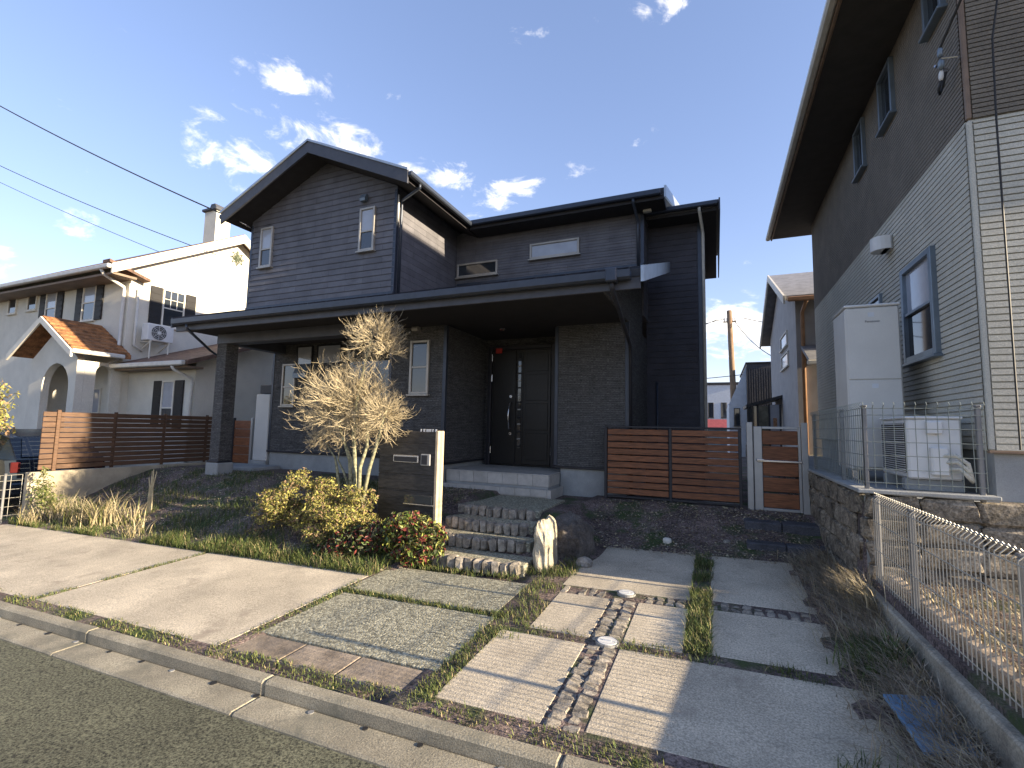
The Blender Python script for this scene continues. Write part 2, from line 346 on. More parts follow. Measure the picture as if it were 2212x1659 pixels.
# driveway: concrete slabs, aggregate slabs, slate strip, cobble channels
drv = bpy.data.objects.new('driveway', None); COL.objects.link(drv); drv.location = (-2, 4, 0); struct(drv)
def dslab(name, x0, x1, y0, y1, m_, lift=0.0, c=.004):
    return obj(name, sheared(x0, x1, y0, y1, -.09, lift, c, drive), m_, drv)
dslab('concrete_slab', -11.3, -6.165, 2.6, 4.36, slab); dslab('concrete_slab', -6.13, -3.52, 2.62, 4.38, slab)
dslab('aggregate_slab', -3.42, -1.76, 2.92, 3.86, aggr); dslab('aggregate_slab', -3.48, -1.8, 3.94, 4.72, aggr)
for x0, x1 in ((-3.45, -2.9), (-2.89, -2.38), (-2.37, -1.72)): dslab('slate_paver', x0, x1, 2.62, 2.9, slate, -.004, .008)
dslab('concrete_slab', -1.62, -.93, 2.66, 3.66, slab); dslab('concrete_slab', -.68, .88, 2.68, 3.68, slab)
dslab('concrete_slab', -1.43, -.93, 3.78, 4.62, slab); dslab('concrete_slab', -.68, -.25, 3.78, 4.62, slab); dslab('concrete_slab', -1.47, -.25, 4.84, 6.4, slab)
dslab('concrete_slab', -.08, .78, 3.82, 4.68, slab); dslab('concrete_slab', -.08, .76, 4.9, 6.42, slab)
def stone_mesh(seed, sx, sy, sz):
    """rough split stone"""
    b = MB(); b.cbox(-sx/2, sx/2, -sy/2, sy/2, -sz/2, sz/2, min(sx, sy, sz)*.2); r = random.Random(seed)
    b.v = [(x+r.uniform(-.09, .09)*sx, y+r.uniform(-.09, .09)*sy, z+r.uniform(-.1, .1)*sz) for x, y, z in b.v]
    return b.mesh('cobble_stone', cobble)
cob = [stone_mesh(i, .105, .085, .08) for i in range(6)]
for r_ in range(27):
    y = 2.68+r_*.0735
    if abs(y-3.72) < .05: continue
    for x in (-.86, -.75):
        x_ = x+random.uniform(-.008, .008)
        inst('cobble', cob[random.randrange(6)], (x_, y, drive(x_, y)-.034+random.uniform(-.007, .007)), drv, (0, 0, random.uniform(-.15, .15)))
x = -1.4
while x < .74:
    if not (-.95 < x < -.66) and not (-.27 < x < -.06):
        inst('cobble', cob[random.randrange(6)], (x, 4.68 if x < -.2 else 4.74, drive(x, 4.7)-.036+random.uniform(-.007, .007)), drv, (0, 0, 1.57+random.uniform(-.15, .15)))
        inst('cobble', cob[random.randrange(6)], (x, 4.78 if x < -.2 else 4.84, drive(x, 4.7)-.036+random.uniform(-.007, .007)), drv, (0, 0, 1.57+random.uniform(-.15, .15)))
    x += .09
for (x, y, lab) in ((-.82, 4.79, 'small round grey inspection cap where the two cobble channels cross'), (-.78, 3.73, 'small round pale inspection cap in the joint between concrete slabs')):
    z = drive(x, y); t = thing('inspection_cap', lab, 'drain cap', (x, y, z))
    b = MB(); b.disc((x, y, z-.03), .088, 24, .045); obj('rim', b, alum, t)
    b = MB(); b.disc((x, y, z+.0155), .072, 24, .004); b.box(x-.03, x+.03, y-.006, y+.006, z+.019, z+.026); obj('lid', b, plast, t)

# ---------------------------------------------------------------- generic house bits
def lap(b, x0f, x1f, y, z0, z1, pitch, d, ydir=-1, plane='y', mi=0):
    """lapped courses on a wall; plane 'y': wall at Y=y spanning X; plane 'x': wall at X=y spanning Y"""
    z = z0
    while z < z1-1e-4:
        zt = min(z1, z+pitch); a0, a1, b0, b1 = x0f(z), x1f(z), x0f(zt), x1f(zt)
        if a1-a0 > .02:
            if b1-b0 < 0: b0 = b1 = (b0+b1)/2
            P = (lambda u, o, w: (u, y+ydir*o, w)) if plane == 'y' else (lambda u, o, w: (y+ydir*o, u, w))
            b.add([P(a0, d, z), P(a1, d, z), P(b1, .002, zt), P(b0, .002, zt), P(a0, 0, z), P(a1, 0, z)], [(0, 1, 2, 3), (4, 5, 1, 0)], mi)
        z = zt
    return b
def groove(b, a0, a1, y, z0, z1, pitch, d, gap, sgn=-1, plane='y', mi=0):
    z = z0; P = (lambda u, o, w: (u, y+sgn*o, w)) if plane == 'y' else (lambda u, o, w: (y+sgn*o, u, w))
    while z < z1-1e-4:
        zt = min(z1, z+pitch)-gap
        b.add([P(a0, d, z), P(a1, d, z), P(a1, d, zt), P(a0, d, zt), P(a0, 0, z), P(a1, 0, z), P(a0, 0, zt), P(a1, 0, zt)], [(0, 1, 2, 3), (4, 5, 1, 0), (3, 2, 7, 6)], mi)
        z += pitch
    return b
def win(par, a0, a1, z0, z1, y, plane='y', sgn=-1, fm=None, gm_=None, fw=.045, bar=None, mull=None, depth=.045, sill=True, upper=None):
    """framed window set on a wall; children: window > frame, pane, sash_bar, sill"""
    fm = fm or frame; gm_ = gm_ or glass
    def bx(b, u0, u1, o0, o1, w0, w1, c=0):
        q = sorted((y+sgn*o0, y+sgn*o1))
        if plane == 'y': args = (u0, u1, q[0], q[1], w0, w1)
        else: args = (q[0], q[1], u0, u1, w0, w1)
        return b.cbox(*args, c) if c else b.box(*args)
    b = MB()
    bx(b, a0, a0+fw, -.02, depth, z0, z1, .006); bx(b, a1-fw, a1, -.02, depth, z0, z1, .006)
    bx(b, a0+fw, a1-fw, -.02, depth-.001, z0, z0+fw, .006); bx(b, a0+fw, a1-fw, -.02, depth-.001, z1-fw, z1, .006)
    w = obj('window', b, fm, par)
    segs = [(z0+fw, z1-fw)]
    if bar is not None:
        zb = z0+(z1-z0)*bar; segs = [(z0+fw, zb-.018), (zb+.018, z1-fw)]
        bb = MB(); bx(bb, a0+fw, a1-fw, 0, depth-.008, zb-.018, zb+.018, .004); obj('sash_bar', bb, fm, w)
    for i, (s0, s1) in enumerate(segs):
        p = MB(); bx(p, a0+fw, a1-fw, -.01, .016, s0, s1); obj('pane', p, (upper if (upper and i == len(segs)-1) else gm_), w)
    if mull:
        nu, nw, s0, s1 = mull; p = MB()
        for i in range(1, nu):
            uu = a0+fw+(a1-a0-2*fw)*i/nu; bx(p, uu-.008, uu+.008, .012, .024, s0, s1)
        for i in range(1, nw):
            ww = s0+(s1-s0)*i/nw; bx(p, a0+fw, a1-fw, .012, .023, ww-.008, ww+.008)
        obj('glazing_bar', p, fm, w)
    if sill:
        p = MB(); bx(p, a0-.03, a1+.03, -.01, depth+.03, z0-.035, z0-.002, .005); obj('sill', p, fm, w)
    return w
def pipe(par, pts, r, m_, name='downpipe', n=10):
    b = MB(); b.tube(pts, r, n); return obj(name, b, m_, par, True)

# ---------------------------------------------------------------- the dark house
H = thing('dark_house', 'two-storey charcoal house with front gable and deep porch roof', 'house', (-5.5, 9.5, .5))
def wallbox(name, x0, x1, y0, y1, z0, z1, m_, par=H): b = MB(); b.box(x0, x1, y0, y1, z0, z1); return obj(name, b, m_, par)
# ground floor
wallbox('wall', -9.65, -5.653, 8.1, 8.4, .95, 3.45, sid1); wallbox('wall', -5.65, -4.43, 7.3, 9.2, .95, 3.45, sid1)
wallbox('wall', -4.427, -2.603, 8.9, 9.2, .8, 3.45, sid1); wallbox('wall', -2.6, -1.33, 8.0, 10.297, .95, 3.5, sid1)
wallbox('wall', -9.647, -1.6, 9.203, 14, .6, 3.6, sid1)  # hidden ground-floor body, filled in to block light
b = MB(); b.prism([(8.003, 3.5), (9.648, 3.5), (9.648, 4.8), (8.003, 4.28)], 'x', -1.55, -1.332); obj('wall', b, sid1, H)
for (x0, x1, y0, y1) in ((-9.62, -5.62, 8.13, 8.5), (-5.62, -4.46, 7.33, 9.1), (-2.5, -1.36, 8.03, 10.3)): wallbox('foundation', x0, x1, y0, y1, .1, .918, conc)
wallbox('foundation', -9.615, -9.3, 8.51, 14, .1, .917, conc)
for (x0, x1, y0, y1) in ((-9.68, -5.66, 8.075, 8.2), (-5.67, -4.405, 7.275, 9.0), (-2.62, -1.305, 7.975, 10.298)): b = MB(); b.cbox(x0, x1, y0, y1, .92, .962, .008); obj('base_trim', b, blackm, H)
def corner(x, y, z0, z1, w=.055, m_=None):
    b = MB(); b.cbox(x-w, x+.012, y-.012, y+.006, z0, z1, .004); b.cbox(x-.006, x+.0135, y-.0135, y+w, z0, z1, .004); return obj('corner_trim', b, m_ or trimdk, H)
corner(-4.43, 7.3, .965, 3.4); corner(-1.33, 8.0, .965, 3.4); corner(-5.65, 7.3, 4.06, 6.2)
for x, y in ((-5.65, 7.3), (-2.6, 8.0), (-9.65, 8.1)):
    b = MB(); b.cbox(x-.012, x+.05, y-.013, y+.01, .965, 3.4, .004); obj('corner_trim', b, trimdk, H)
# porch post, beam, soffit
b = MB(); b.cbox(-9.52, -9.24, 6.6, 6.88, .8, 3.22, .01); po = obj('porch_post', b, sid1, H)
b = MB(); b.cbox(-9.56, -9.2, 6.56, 6.92, .15, .77, .02); obj('post_base', b, conc, po)
b = MB(); b.cbox(-9.545, -9.215, 6.575, 6.905, .77, .81, .008); obj('base_trim', b, blackm, po)
b = MB(); b.cbox(-9.53, -5.66, 6.59, 6.85, 3.2, 3.41, .008); b.cbox(-9.5, -9.26, 6.852, 8.09, 3.21, 3.41, .008); obj('porch_beam', b, fascia, H)
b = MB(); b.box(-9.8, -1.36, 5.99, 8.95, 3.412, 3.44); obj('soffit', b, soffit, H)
b = MB(); b.prism([(5.99, 3.41), (7.997, 3.41), (7.997, 3.62+.345*2.047-.105), (5.99, 3.62+.345*.04-.105)], 'x', -1.358, -1.33); obj('porch_end_panel', b, sid1, H)
# lower roof
def rz(y): return 3.62+.345*(y-5.95)
b = MB(); b.prism([(5.93, rz(5.93)-.1), (7.29, rz(7.29)-.1), (7.29, rz(7.29)), (5.93, rz(5.93))], 'x', -9.86, -5.655); b.prism([(5.93, rz(5.93)-.1), (9.64, rz(9.64)-.1), (9.64, rz(9.64)), (5.93, rz(5.93))], 'x', -5.653, -.83)
lr = obj('lower_roof', b, roofdk, H)
for i in range(22):     # standing seams
    x = -9.7+i*.415; y1 = 7.28 if x < -5.65 else 9.63
    if i > 0: b = MB(); b.prism([(5.94, rz(5.94)), (y1, rz(y1)), (y1, rz(y1)+.028), (5.94, rz(5.94)+.028)], 'x', x, x+.016); obj('seam', b, roofdk, lr)
b = MB(); b.cbox(-9.84, -.84, 5.945, 5.985, 3.36, 3.52, .006); obj('fascia', b, fascia, lr)
b = MB(); b.prism([(5.81, 3.58), (5.815, 3.49), (5.845, 3.465), (5.915, 3.465), (5.94, 3.49), (5.94, 3.58), (5.925, 3.58), (5.92, 3.5), (5.83, 3.5), (5.825, 3.58)], 'x', -9.8, -.95); obj('gutter', b, trimdk, lr)
b = MB(); b.prism([(5.88, rz(5.88)-.17), (9.66, rz(9.66)-.17), (9.66, rz(9.66)+.035), (5.88, rz(5.88)+.035)], 'x', -.828, -.79); obj('rake_board', b, rakemetal, lr)
b = MB(); b.prism([(5.88, rz(5.88)-.17), (7.28, rz(7.28)-.17), (7.28, rz(7.28)+.035), (5.88, rz(5.88)+.035)], 'x', -9.9, -9.862); obj('rake_board', b, fascia, lr)
b = MB(); b.cbox(-9.66, -5.64, 7.262, 7.3, rz(7.27)+.001, rz(7.27)+.075, .006); obj('flashing', b, trimdk, lr)
b = MB(); b.cbox(-5.6, -1.3, 9.61, 9.65, rz(9.62)+.001, rz(9.62)+.075, .006); obj('flashing', b, trimdk, lr)
# upper floor: gable block
RX, RT, SL = -7.5, 7.1, .45
xl = lambda z: max(-9.65, RX-(RT-z)/SL); xr_ = lambda z: min(-5.65, RX+(RT-z)/SL)
b = MB(); b.prism([(-9.647, 3.7), (-5.653, 3.7), (-5.653, RT-SL*1.847), (RX, RT), (-9.647, RT-SL*2.147)], 'y', 7.303, 14); obj('wall', b, sid2, H)
b = MB(); lap(b, xl, xr_, 7.3, rz(7.3)+.05, RT, .125, .013); g = obj('lap_siding', b, sid2, H); stuff(g)
b = MB(); lap(b, lambda z: max(7.3, 5.95+(z-3.6)/.345), lambda z: 9.65, -5.65, 4.0, 6.2, .125, .013, 1, 'x'); g = obj('lap_siding', b, sid2, H); stuff(g)
b = MB(); b.cbox(-9.664, -9.6, 7.286, 7.32, 4.08, 6.05, .004); obj('corner_trim', b, trimdk, H)
# gable roof
GY0 = 6.8
def gab(x0, x1, t0, t1):
    """a roof slope as polygon in XZ between two x stations, with thickness"""
    z = lambda x: 7.3-SL*abs(x-RX)
    return [(x0, z(x0)-t0), (x1, z(x1)-t0), (x1, z(x1)-t1), (x0, z(x0)-t1)]
b = MB(); b.prism(gab(-9.95, RX, .1, 0), 'y', GY0, 14.4); b.prism(gab(RX, -5.05, .1, 0), 'y', GY0, 14.4); gr = obj('gable_roof', b, roofdk, H)
b = MB(); b.prism(gab(-9.97, RX, .25, -.012), 'y', GY0-.04, GY0-.003); b.prism(gab(RX, -5.03, .25, -.012), 'y', GY0-.04, GY0-.003); obj('barge_board', b, fascia, gr)
b = MB(); b.prism(gab(-9.98, RX, .015, -.03), 'y', GY0-.065, GY0-.042); b.prism(gab(RX, -5.02, .015, -.03), 'y', GY0-.065, GY0-.042); obj('drip_edge', b, rakemetal, gr)
b = MB(); b.prism(gab(-9.93, RX, .19, .102), 'y', GY0, 14.3); b.prism(gab(RX, -5.08, .19, .102), 'y', GY0, 14.3); obj('soffit', b, soffit, gr)
ez = 7.3-SL*2.45
b = MB(); b.cbox(-5.045, -4.94, GY0-.03, 9.12, ez-.13, ez-.03, .02); obj('gutter', b, trimdk, gr)
b = MB(); b.cbox(-10.06, -9.955, GY0-.03, 14.3, ez-.13, ez-.03, .02); obj('gutter', b, trimdk, gr)
pipe(H, [(-4.99, 7.1, ez-.12), (-4.99, 7.1, ez-.2), (-5.57, 7.36, 5.98), (-5.585, 7.37, 5.9), (-5.585, 7.37, 4.12)], .028, trimdk)
pipe(H, [(-5.585, 7.27, 6.05), (-5.585, 7.268, 5.5)], .02, gutterw, 'cable_conduit')
# service cable anchor at the gable's left corner
pipe(H, [(-9.62, 7.25, 5.98), (-9.66, 7.12, 6.02), (-9.72, 7.02, 6.06)], .012, steel, 'cable_hook', 6)
# wing
b = MB(); b.box(-5.647, -1.303, 9.653, 14, 3.9, 6.2); obj('wall', b, sid2, H)
b = MB(); lap(b, lambda z: -5.65, lambda z: -1.3, 9.65, rz(9.65)+.05, 6.15, .125, .013); stuff(obj('lap_siding', b, sid2, H))
b = MB(); b.cbox(-1.36, -1.288, 9.637, 9.66, 4.95, 6.1, .004); obj('corner_trim', b, trimdk, H)
def wz(y): return 6.24+.35*(y-9.15)
b = MB(); b.prism([(9.15, wz(9.15)-.13), (13.4, wz(13.4)-.13), (13.4, wz(13.4)), (9.15, wz(9.15))], 'x', -5.06, -.84); wr = obj('wing_roof', b, roofdk, H)
b = MB(); b.prism([(9.06, wz(9.06)-.2), (13.4, wz(13.4)-.2), (13.4, wz(13.4)+.03), (9.06, wz(9.06)+.03)], 'x', -.838, -.8); obj('rake_board', b, rakemetal, wr)
b = MB(); b.cbox(-5.0, -.9, 9.05, 9.145, wz(9.1)-.14, wz(9.1)-.02, .02); obj('gutter', b, trimdk, wr)
b = MB(); b.box(-5.05, -.85, 9.15, 9.65, 6.02, 6.1); obj('soffit', b, soffit, wr)
b = MB(); b.cbox(-1.29, -1.13, 9.5, 9.6, 5.98, 6.08, .008); obj('eave_vent_plate', b, whitetrim, wr)
pipe(H, [(-1.42, 9.1, 6.1), (-1.42, 9.12, 6.02), (-1.4, 9.58, 5.85), (-1.4, 9.6, 5.75), (-1.4, 9.6, 4.9)], .03, trimdk)
# rear block on the right
sidd = mat('siding_dark_shaded', (.06, .058, .07), .7, .14, 3, .003, 90, fine=.3, fscale=120)  # dark cladding, with shade on the rear block also painted into its colour
wallbox('wall', -1.33, -.22, 10.3, 14.2, .5, 6.0, sidd)
b = MB(); lap(b, lambda z: -1.33, lambda z: -.22, 10.298, 1.0, 5.97, .125, .012); stuff(obj('lap_siding', b, sidd, H))
b = MB(); b.cbox(-.3, -.205, 10.278, 10.3, .95, 5.97, .004); obj('corner_trim', b, trimdk, H)
b = MB(); b.prism([(9.78, 6.0), (14.4, 6.6), (14.4, 6.72), (9.78, 6.13)], 'x', -1.3, .11); rr_ = obj('rear_roof', b, roofdk, H)
b = MB(); b.box(-1.25, .07, 9.82, 14.35, 5.93, 5.985); obj('soffit', b, soffit, rr_)
b = MB(); b.prism([(9.75, 5.9), (14.4, 5.95), (14.4, 6.74), (9.75, 6.15)], 'x', .112, .14); obj('rake_board', b, fascia, rr_)
b = MB(); b.cbox(-1.28, .1, 9.69, 9.777, 6.0, 6.1, .02); obj('gutter', b, trimdk, rr_)
pipe(H, [(-.24, 9.74, 6.02), (-.24, 9.76, 5.94), (-.2, 10.2, 5.75), (-.19, 10.24, 5.65), (-.19, 10.24, .6)], .03, gutterw)
pipe(H, [(-1.12, 10.25, 2.6), (-1.12, 10.25, .6)], .02, trimdk, 'cable_conduit')
# downpipes of the porch roof
pipe(H, [(-1.18, 5.87, 3.47), (-1.18, 5.88, 3.36), (-1.28, 7.85, 3.0), (-1.285, 7.95, 2.9), (-1.285, 7.95, .5)], .03, blackm)
b = MB(); b.cbox(-1.25, -1.11, 5.79, 5.95, 3.44, 3.62, .015); obj('rain_head', b, trimdk, H)
pipe(H, [(-9.4, 5.87, 3.47), (-9.4, 5.88, 3.38), (-9.57, 6.5, 3.05), (-9.57, 6.7, 2.95), (-9.57, 6.7, .85)], .027, trimdk)
# windows
win(H, -9.31, -8.94, 5.02, 5.93, 7.287, bar=.45, upper=glasssky); win(H, -6.52, -6.14, 5.03, 5.92, 7.287, bar=.45, upper=glasssky)
win(H, -5.61, -4.55, 5.1, 5.43, 9.637); win(H, -3.76, -2.63, 5.33, 5.68, 9.637, gm_=glasssky)
win(H, -5.18, -4.77, 2.17, 3.16, 7.3, bar=.5); win(H, -9.31, -8.9, 1.99, 2.97, 8.1, bar=.45)
win(H, -8.9, -8.41, 2.92, 3.37, 8.1, gm_=glasssky, fm=blackm, fw=.03); win(H, -8.28, -7.57, 2.92, 3.37, 8.1, gm_=glasssky, fm=blackm, fw=.03)
win(H, -7.4, -5.9, 1.0, 3.05, 8.1, fm=blackm, fw=.05)
b = MB(); b.prism([(8.09, 2.9), (8.09, 2.62), (7.92, 2.62), (7.92, 2.72), (8.02, 2.9)], 'x', -8.82, -8.44); obj('vent_hood', b, framebl, H)
def lamp(x, y, z, m_=None):
    b = MB(); b.prism([(y, z+.075), (y, z-.07), (y-.09, z-.07), (y-.1, z-.02), (y-.05, z+.075)], 'x', x-.065, x+.065); obj('vent_hood', b, m_ or framebl, H)
lamp(-6.42, 7.285, 6.12); lamp(-5.06, 7.3, 3.4, frame)
b = MB(); b.disc((-3.6, 7.9, 3.395), .06, 16, .018); obj('porch_downlight', b, steel, H)
# front door
D_ = obj('front_door', MB().box(-4.22, -2.93, 8.8, 8.86, .86, 3.17), doorm, H)
b = MB(); b.cbox(-4.3, -4.22, 8.74, 8.9, .85, 3.25, .008); b.cbox(-2.93, -2.85, 8.74, 8.9, .85, 3.25, .008); b.cbox(-4.22, -2.93, 8.741, 8.9, 3.172, 3.249, .008); obj('door_frame', b, blackm, D_)
b = MB(); b.cbox(-4.205, -3.68, 8.775, 8.805, .88, 3.15, .01); obj('door_leaf', b, doorm, D_)
b = MB(); b.cbox(-3.53, -2.945, 8.775, 8.805, .88, 3.15, .01); obj('door_leaf', b, doorm, D_)
for z0, z1 in ((.98, 1.5), (1.56, 2.08), (2.14, 2.66), (2.72, 3.08)):
    b = MB(); b.cbox(-3.47, -3.0, 8.766, 8.776, z0, z1, .006); obj('panel', b, doorm, D_)
b = MB(); b.box(-3.635, -3.575, 8.785, 8.802, 1.2, 3.1); obj('glass_slit', b, glass, D_)
for k in range(13): b = MB(); b.cbox(-3.64, -3.57, 8.772, 8.786, 1.22+k*.145, 1.25+k*.145, .004); obj('slit_bar', b, alum if k % 2 else blackm, D_)
b = MB(); b.tube([(-3.77, 8.77, 2.1), (-3.785, 8.7, 2.08), (-3.8, 8.68, 1.83), (-3.79, 8.7, 1.58), (-3.775, 8.77, 1.56)], .017, 8); obj('door_handle', b, steel, D_, True)
for z in (2.22, 1.48): b = MB(); b.tube([(-3.78, 8.775, z), (-3.78, 8.755, z)], .03, 12); obj('lock', b, steel, D_)
for x, zs in ((-4.212, (3.02, 2.6, 1.15)), (-2.938, (3.05, 2.65, 1.15))):
    for z in zs: b = MB(); b.tube([(x, 8.765, z-.07), (x, 8.765, z+.07)], .008, 6); obj('hinge', b, steel, D_)
b = MB(); b.box(-4.12, -3.98, 8.735, 8.739, 3.1, 3.2); obj('sticker', b, redst, D_)
# porch platform with tiles
PF = thing('porch_platform', 'pale tiled entrance platform of two tiers before the black door', 'porch', (-3.5, 8, .55))
b = MB(); b.box(-4.425, -2.52, 7.44, 8.795, .4, .825); obj('core', b, conc, PF)
b = MB(); b.box(-4.425, -2.44, 7.34, 7.437, .4, .615); b.box(-2.517, -2.44, 7.44, 8.0, .4, .615); obj('lower_tread', b, tilem, PF)
for i in range(7):
    for j in range(4):
        x0 = -4.42+i*.273; y0 = 7.425+j*.343; b = MB(); b.cbox(x0, min(x0+.269, -2.507), y0, min(y0+.339, 8.79), .826, .846, .003); obj('tile', b, tilem, PF)
    x0 = -4.42+i*.273; b = MB(); b.cbox(x0, min(x0+.269, -2.51), 7.424, 7.439, .655, .824, .003); obj('tile', b, tilem, PF)
    b = MB(); b.cbox(x0, min(x0+.269, -2.44), 7.322, 7.338, .5, .616, .003); obj('tile', b, tilem, PF)
for j in range(2): b = MB(); b.cbox(-2.518, -2.503, 7.44+j*.28, 7.715+j*.28, .655, .824, .003); obj('tile', b, tilem, PF)

# ---------------------------------------------------------------- entrance steps
ST = thing('entrance_steps', 'four granite-edged steps of washed gravel climbing to the tiled porch', 'steps', (-2.7, 5.6, .1))
SM = [stone_mesh(20+i, .105, .13, .14) for i in range(7)]
steps = [(-3.3, -1.95, 4.92, .12), (-3.35, -2.05, 5.34, .255), (-3.4, -2.15, 5.68, .385), (-3.42, -2.2, 6.06, .5)]
for i, (x0, x1, y, z) in enumerate(steps):
    y2 = steps[i+1][2]+.1 if i < 3 else 7.33
    b = MB(); b.cbox(x0, x1, y+.07, y2, z-.3, z-.012, .01); obj('tread', b, aggr, ST)
    n = int((x1-x0)/.112)
    for k in range(n):
        xx = x0+.06+k*(x1-x0-.05)/n; bow = .05*math.sin(math.pi*k/n)
        inst('riser_stone', SM[random.randrange(7)], (xx, y+.065-bow+random.uniform(-.012, .012), z-.07+random.uniform(-.01, .008)), ST, (random.uniform(-.08, .08), random.uniform(-.08, .08), random.uniform(-.12, .12)))
        # course below

# boulders beside the steps
def boulder(name, c, r, seed, label, cat='boulder', m_=rock, sq=None, sub=14):
    b = MB(); n, mrow = sub*2, sub
    for j in range(mrow+1):
        th = math.pi*j/mrow
        for i in range(n):
            ph = 2*math.pi*i/n; d = Vector((math.sin(th)*math.cos(ph), math.sin(th)*math.sin(ph), math.cos(th)))
            if sq: d = Vector([math.copysign(abs(q)**sq, q) for q in d])
            k_ = 1+.22*mn.noise(d*1.6+Vector((seed, 0, 0)))+.1*mn.noise(d*4+Vector((0, seed, 0)))+.05*mn.noise(d*9+Vector((0, 0, seed)))
            b.v.append((c[0]+d.x*r[0]*k_, c[1]+d.y*r[1]*k_, c[2]+d.z*r[2]*k_))
    for j in range(mrow):
        for i in range(n): b.f.append((j*n+i, j*n+(i+1) % n, (j+1)*n+(i+1) % n, (j+1)*n+i)); b.mi.append(0)
    return tag(obj(name, b, m_, None, False), label, cat)
boulder('boulder', (-1.83, 5.33, .2), (.12, .22, .36), 3, 'upright pale slab boulder at the foot of the gravel steps', m_=mat('boulder_pale', (.5, .45, .34), .9, .22, 5, .02, 16, fine=.25, fscale=60), sq=.7)
boulder('boulder', (-1.7, 5.95, .1), (.27, .45, .42), 9, 'big rounded dark boulder beside the upper gravel steps', m_=mat('boulder_dark', (.17, .15, .13), .95, .35, 4, .03, 14, fine=.4, fscale=60), sq=.85)
boulder('stone', (-1.42, 5.52, .06), (.1, .1, .08), 14, 'fist-sized pale stone lying by the big boulder', 'stone', sub=8)
boulder('stone', (-.62, 6.72, .16), (.06, .05, .045), 17, 'small white stone on the dark soil below the board screen', 'stone', whitetrim, sub=7)
boulder('stone', (.1, 6.85, .2), (.045, .045, .03), 19, 'tiny pale stone on the soil near the gate steps', 'stone', sub=7)

# ---------------------------------------------------------------- letterbox pillar
MP = thing('letterbox_pillar', 'dark stone gate pillar with letter slot and pale sunlit edge beside the steps', 'gate pillar', (-3.9, 5.65, .3))
obj('stone_wall', MB().cbox(-4.38, -3.478, 5.56, 5.69, .2, 1.52, .006), granite, MP)
for z in (.52, .74, .95, 1.17, 1.36): b = MB(); b.cbox(-4.383, -3.474, 5.553, 5.5605, z, z+.19 if z < 1.3 else 1.51, .003); obj('facing_slab', b, granite, MP)
obj('edge_stone', MB().cbox(-3.474, -3.43, 5.545, 5.7, .2, 1.535, .006), sunedge, MP)
sl = obj('letter_slot', MB().cbox(-4.14, -3.73, 5.54, 5.56, 1.1, 1.2, .006), steel, MP)
obj('flap', MB().cbox(-4.12, -3.75, 5.532, 5.541, 1.112, 1.178, .004), blackm, sl)
ic = obj('intercom', MB().cbox(-3.69, -3.54, 5.535, 5.56, 1.07, 1.225, .008), alum, MP)
obj('speaker_panel', MB().cbox(-3.675, -3.58, 5.529, 5.536, 1.085, 1.21, .003), blackm, ic)
obj('name_plate', MB().cbox(-3.93, -3.49, 5.538, 5.556, .57, .68, .004), glass, MP)
obj('name_plate_rail', MB().cbox(-3.94, -3.475, 5.53, 5.557, .55, .565, .003), steel, MP)
for k, w_ in enumerate((.02, .028, .04, .03, .02, .028)): obj('letter_stub', MB().box(-3.75+k*.046, -3.75+k*.046+w_, 5.6, 5.606, 1.52, 1.556), plast, MP)

MP.location += Vector((.05, -.1, 0))
# ---------------------------------------------------------------- board screen and side gate
BS = thing('board_screen', 'two-panel reddish brown horizontal board screen in black frame', 'fence', (-.66, 7.8, .5))
for x in (-1.66, -.66, .31): obj('post', MB().cbox(x-.022, x+.022, 7.77, 7.83, .4, 1.635, .005), blackm, BS)
obj('top_rail', MB().cbox(-1.68, .335, 7.775, 7.825, 1.636, 1.665, .005), blackm, BS); obj('bottom_rail', MB().cbox(-1.637, .287, 7.78, 7.82, .525, .56, .005), blackm, BS)
me1 = MB().cbox(-.47, .47, -.014, .014, -.044, .044, .006).mesh('board', fencered)
for i in range(10):
    for x in (-1.16, -.175): inst('board', me1, (x, 7.79, .628+i*.1045), BS)
GT = thing('side_gate', 'narrow brown board gate with silver posts and lever handle beside the block wall', 'gate', (.78, 7.8, .45))
for x in (.44, 1.13): obj('gate_post', MB().cbox(x-.04, x+.04, 7.76, 7.84, .42, 1.75, .006), alum, GT)
obj('stile', MB().cbox(.49, .6, 7.775, 7.825, .5, 1.69, .006), alum, GT); obj('stile', MB().cbox(1.05, 1.085, 7.775, 7.825, .5, 1.69, .006), alum, GT)
for z in (.5, 1.655): obj('rail', MB().cbox(.602, 1.048, 7.777, 7.823, z, z+.035, .004), alum, GT)
me2 = MB().cbox(-.222, .222, -.012, .012, -.098, .098, .006).mesh('board', fencered)
for i in range(5): inst('board', me2, (.825, 7.795, .645+i*.222), GT)
lo = obj('lock_bar', MB().cbox(.54, 1.09, 7.74, 7.765, 1.185, 1.215, .005), steel, GT); obj('lever', MB().cbox(.52, .62, 7.715, 7.74, 1.2, 1.225, .005), steel, lo)
GS = thing('gate_steps', 'two dark block steps below the narrow brown gate', 'steps', (.8, 7.2, .1))
dkst = mat('step_dark_stone', (.09, .09, .1), .85, .2, 5, .008, 25, fine=.3, fscale=60)
for i, (y, z) in enumerate(((6.72, .25), (7.12, .44))):
    for k in range(2): obj('step_block', MB().cbox(.32+k*.44, .755+k*.44, y, y+.42, z-.28, z, .015), dkst, GS)

